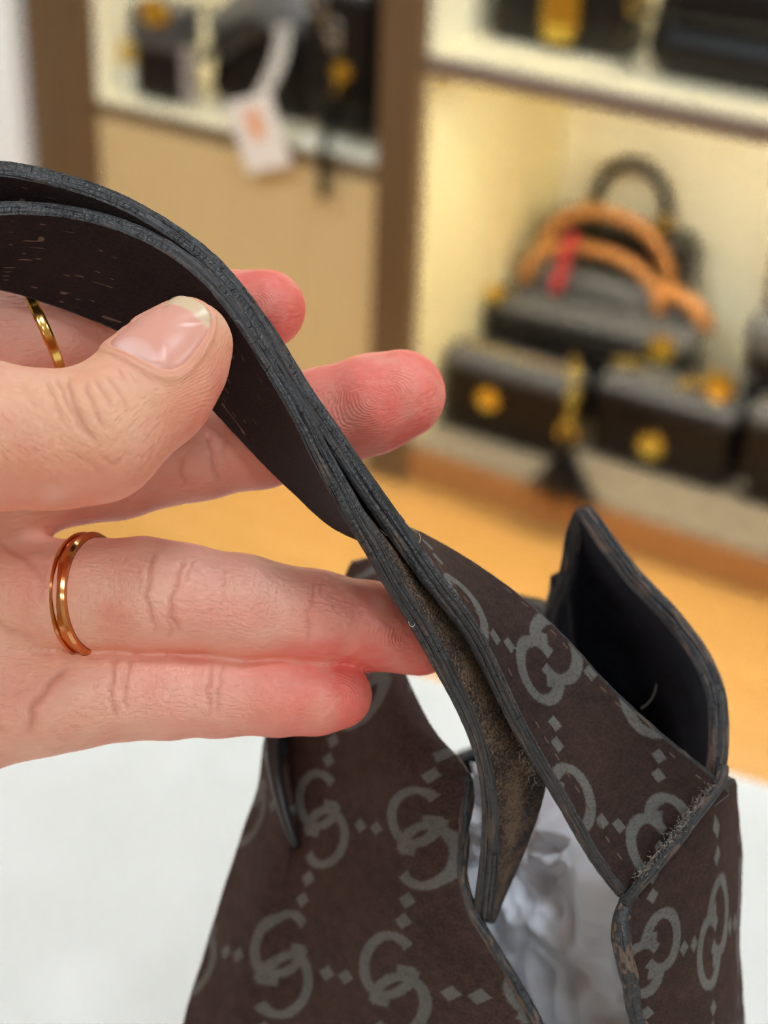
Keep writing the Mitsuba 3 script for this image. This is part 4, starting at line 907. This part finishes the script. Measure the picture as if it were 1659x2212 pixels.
# nail of the thumb: the plate lies on the last joint, turned up and to the left
ta, tb_ = J(318, 848, .2425, 0)[:3], J(415, 733, .2464, 0)[:3]
tax = (tb_ - ta) / np.linalg.norm(tb_ - ta); tlen = np.linalg.norm(tb_ - ta)
nup = np.array([-0.52, -0.12, 0.84]); nup -= tax * (nup @ tax); nup /= np.linalg.norm(nup); nsd = np.cross(tax, nup)
rel = HV2 - ta; la = rel @ tax; ang = np.degrees(np.arctan2(rel @ nsd, rel @ nup)); rad = np.sqrt((rel @ nup) ** 2 + (rel @ nsd) ** 2)
NA0, NA1, NPH = 0.0, tlen + 2.9, 50.0
def nail_in(a, ph):
    u = (a - (NA0 + NA1) / 2) / ((NA1 - NA0) / 2); w = ph / NPH
    return 1 - (np.abs(u) ** 3.2 + np.abs(w) ** 3.2) ** (1 / 3.2)
q_n = nail_in(la, ang); isT = (rad < 12.5) & (la > NA0 - 4) & (la < NA1 + 4)
disp_ += np.where(isT, 0.42 * np.exp(-((q_n + 0.10) / 0.085) ** 2) - 0.40 * np.clip(q_n / 0.10, 0, 1), 0)
fineq = HV2 / 1.0
disp_ += 0.10 * (meshkit.fbm(fineq * 0.35, 3, 5) - 0.5) + 0.05 * (meshkit.fbm(fineq * 1.4, 2, 6) - 0.5)
HVf = HV2 + HN * disp_[:, None]
# colour of the skin: redder pads and joints, pale palm, reddish lines
def seg_param(c):
    """Distance along a finger chain, 0 at its root, 1 at the tip, and the distance from it."""
    pts = c[:, :3]; L = np.r_[0, np.cumsum(np.linalg.norm(np.diff(pts, axis=0), axis=1))]
    f = spline(pts, 200, 1); dd, ii = cKDTree(f).query(HV2); return ii / 199.0, dd, L[-1]
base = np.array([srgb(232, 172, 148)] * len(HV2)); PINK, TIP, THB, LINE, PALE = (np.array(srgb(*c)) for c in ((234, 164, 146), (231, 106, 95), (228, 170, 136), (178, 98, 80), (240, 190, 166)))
def blend(m, col):
    global base
    base = base * (1 - m[:, None]) + col * m[:, None]
frames = []; which = np.zeros(len(HV2), int); best = np.full(len(HV2), 1e9); root = np.zeros(len(HV2), bool); uvs = np.zeros((len(HV2), 2))
for n_, c in chains.items():
    t_, dd, L = seg_param(np.array(c)); me = np.clip((12.5 - dd) / 2.5, 0, 1)
    if n_ == 'thumb': blend(me * np.clip((t_ - 0.05) * 6, 0, 1), THB); blend(me * np.clip(-HN[:, 1], 0, 1) * 0.55 * np.clip((t_ - 0.2) * 3, 0, 1), TIP); blend(me * np.clip((t_ - 0.80) / 0.2, 0, 1) * np.clip(0.4 - HN[:, 1] - 0.2 * HN[:, 2], 0, 1) * 0.9, TIP)  # underside reddened: light scattered through the skin put into the colour
    else:
        blend(me * np.clip((t_ - 0.2) * 4, 0, 1) * 0.7, PINK)
        blend(me * np.clip((t_ - 0.62) / 0.36, 0, 1) * (0.95 if n_ != 'index' else 1.0), TIP)
    near = dd < best; which[near] = len(frames); root[near] = t_[near] < 0.035; best = np.where(near, dd, best)
    ax0 = np.array(c)[-1, :3] - np.array(c)[-3, :3]; ax0 /= np.linalg.norm(ax0); s0 = np.cross(ax0, [0, 0, 1.0]); s0 /= np.linalg.norm(s0)
    r0_ = HV2 - np.array(c)[-1, :3]
    frames.append(np.stack([r0_ @ ax0, r0_ @ s0], 1))
blend(0.5 * np.clip(meshkit.fbm(HV2 * 0.16, 3, 8) * 2.2 - 0.9, 0, 1), np.array(srgb(226, 132, 116)))
blend(0.4 * np.clip(meshkit.fbm(HV2 * 0.22, 3, 9) * 2.4 - 1.1, 0, 1), PALE)
blend(0.25 * np.clip(meshkit.fbm(HV2 * 1.1, 2, 10) * 2.4 - 1.1, 0, 1), PINK)
blend(0.5 * dark_, LINE)
blend(np.where(isT, np.exp(-((q_n + 0.03) / 0.05) ** 2) * 0.35, 0), LINE)
which[root] = len(frames); frames.append(HV2[:, :2] - [75.0, 0.0])
fl = np.median(which[HF2], axis=1).astype(int)          # one frame of surface coordinates per face; vertices are doubled where frames meet
pair, inv2 = np.unique(np.stack([fl.repeat(3), HF2.ravel()], 1), axis=0, return_inverse=True)
inv2 = inv2.reshape(-1, 3)
uvs = np.array(frames)[pair[:, 0], pair[:, 1]] / 1000
def skin_h(p, n, uv):
    x, y = uv.x * 1000, uv.y * 1000
    w1 = fbm(x * 0.16, y * 0.16, 2.0, 2) * 5
    rid = dr.sin(2 * dr.pi * (dr.sqrt(dr.square(x + 3.0) * 0.7 + dr.square(y) * 1.3) + w1) / 0.5)
    pad = smoothstep(-17.0, -8.0, x)
    fine = noise(x * 1.1, y * 4.0, 1) + 0.8 * noise(x * 3.5, y * 1.6, 2) + 0.4 * noise(x * 6, y * 6, 3)
    return (0.5 + 0.5 * rid) * pad * 0.30 + fine * (0.75 - 0.4 * pad)
scene['mat_skin'] = {'type': 'twosided', 'b': {'type': 'bumpmap', 'arbitrary': proc(skin_h, 0.00006), 'scale': 0.00015,
                     'b': {'type': 'principled', 'base_color': {'type': 'mesh_attribute', 'name': 'vertex_color'}, 'roughness': 0.46, 'specular': 0.45}}}
USED.add('person')
labels['person'] = {'label': 'left hand of a person, thumb and fingers pinching the two dark bag straps', 'category': 'person'}
n_h = vnormals(HVf, HF2)
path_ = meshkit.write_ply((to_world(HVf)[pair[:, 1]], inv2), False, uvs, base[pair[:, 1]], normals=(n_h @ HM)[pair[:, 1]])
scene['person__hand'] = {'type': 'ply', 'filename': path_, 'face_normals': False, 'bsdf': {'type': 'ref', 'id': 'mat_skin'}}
# the nail plate
na_, nb_ = np.meshgrid(np.linspace(-1, 1, 46), np.linspace(-1, 1, 40), indexing='ij')
sq = np.sqrt(np.maximum(1e-9, na_ ** 2 + nb_ ** 2)); mx = np.maximum(np.abs(na_), np.abs(nb_))
pe = 3.2; lp = (np.abs(na_) ** pe + np.abs(nb_) ** pe) ** (1 / pe); sc_ = np.where(lp > 1e-6, mx / np.maximum(lp, 1e-6), 1)
aa = (NA0 + NA1) / 2 + na_ * sc_ * ((NA1 - NA0) / 2) * 1.02; pp = np.radians(nb_ * sc_ * NPH * 1.03)
tk = cKDTree(np.stack([la[isT], np.radians(ang[isT]) * 8], 1)); Rk = rad[isT]
dq, iq = tk.query(np.stack([aa.ravel(), pp.ravel() * 8], 1), k=12); Rn = Rk[iq].mean(1).reshape(aa.shape)
from scipy.ndimage import gaussian_filter
Rn = gaussian_filter(Rn, 6, mode='nearest')
free = np.clip((aa - (NA1 - 2.6)) / 2.6, 0, 1)
Rn = Rn + 0.06 + 0.35 * free - 0.30 * np.clip((-na_ - 0.86) / 0.14, 0, 1) - 0.22 * np.clip((np.abs(nb_) - 0.88) / 0.12, 0, 1)
dirn = np.cos(pp)[..., None] * nup + np.sin(pp)[..., None] * nsd
NP = ta + aa[..., None] * tax + Rn[..., None] * dirn
nm = sheet_mesh(to_world(NP + dirn * 0.0), to_world(NP - dirn * 0.42))
fr_ = np.clip((aa + 0.35 * (np.abs(nb_) ** 2) * 2.0 - (NA1 - 2.3)) / 0.5, 0, 1); lun = np.clip(1 - ((aa - NA0) / 3.4) ** 2 - (nb_ / 0.62) ** 2, 0, 1) ** 0.5
ncol = np.array(srgb(224, 160, 142)) * (1 - lun[..., None] * 0.55) + np.array(srgb(240, 206, 198)) * lun[..., None] * 0.55
ncol = ncol * (1 - fr_[..., None]) + np.array(srgb(220, 192, 158)) * fr_[..., None]
scene['mat_nail'] = {'type': 'twosided', 'b': {'type': 'principled', 'base_color': {'type': 'mesh_attribute', 'name': 'vertex_color'}, 'roughness': 0.30, 'specular': 0.5}}
add('person__thumb_nail', nm, 'mat_nail', True, color=np.vstack([ncol.reshape(-1, 3)] * 2), label='short natural thumbnail with a pale free edge')
# rings
def finger_ring(name, label, c0, axis, R, w, t, mat, cut):
    axis = axis / np.linalg.norm(axis); a = np.cross(axis, [0.1, 0.2, 1.0]); a /= np.linalg.norm(a); b = np.cross(axis, a)
    th = np.arange(120) * 2 * np.pi / 120
    prof = [(-w, 0.0), (-w * 0.92, t * 0.6), (-w * 0.6, t), (-w * 0.36, t * 0.96), (-w * 0.3, t * (1 - cut)), (w * 0.3, t * (1 - cut)), (w * 0.36, t * 0.96), (w * 0.6, t), (w * 0.92, t * 0.6), (w, 0.0), (w * 0.9, -t * 0.3), (-w * 0.9, -t * 0.3)]
    v = np.array([c0 + axis * x + (R + y) * (math.cos(s) * a + math.sin(s) * b) for s in th for x, y in prof])
    m = len(prof); i, j = np.meshgrid(np.arange(120), np.arange(m), indexing='ij'); i2, j2 = (i + 1) % 120, (j + 1) % m
    q = np.stack([i * m + j, i2 * m + j, i2 * m + j2, i * m + j2], -1).reshape(-1, 4)
    v, f = to_world(v), np.vstack([q[:, [0, 1, 2]], q[:, [0, 2, 3]]])
    if trimesh.Trimesh(v, f, process=False).volume < 0: f = f[:, ::-1]
    t_ = thing('finger_ring', label, 'ring')
    add(t_, (v, f), mat, 30)
    return t_
rc = J(192, 1284, .2640, 119)
finger_ring('ring', 'rose gold ring with a slotted band on the lower finger, beside the palm', rc[:3], np.array([0.93, 0.03, 0.36]), rc[3] + 0.4, 1.6, 0.8, 'mat_rose_gold', 0.55)
ri = J(92, 716, .2714, 113)
finger_ring('ring', 'plain thin yellow gold ring on the index finger below the straps', ri[:3], np.array([1.0, 0.46, -0.22]), ri[3] + 0.2, 0.95, 0.6, 'mat_yellow_gold', 0.0)
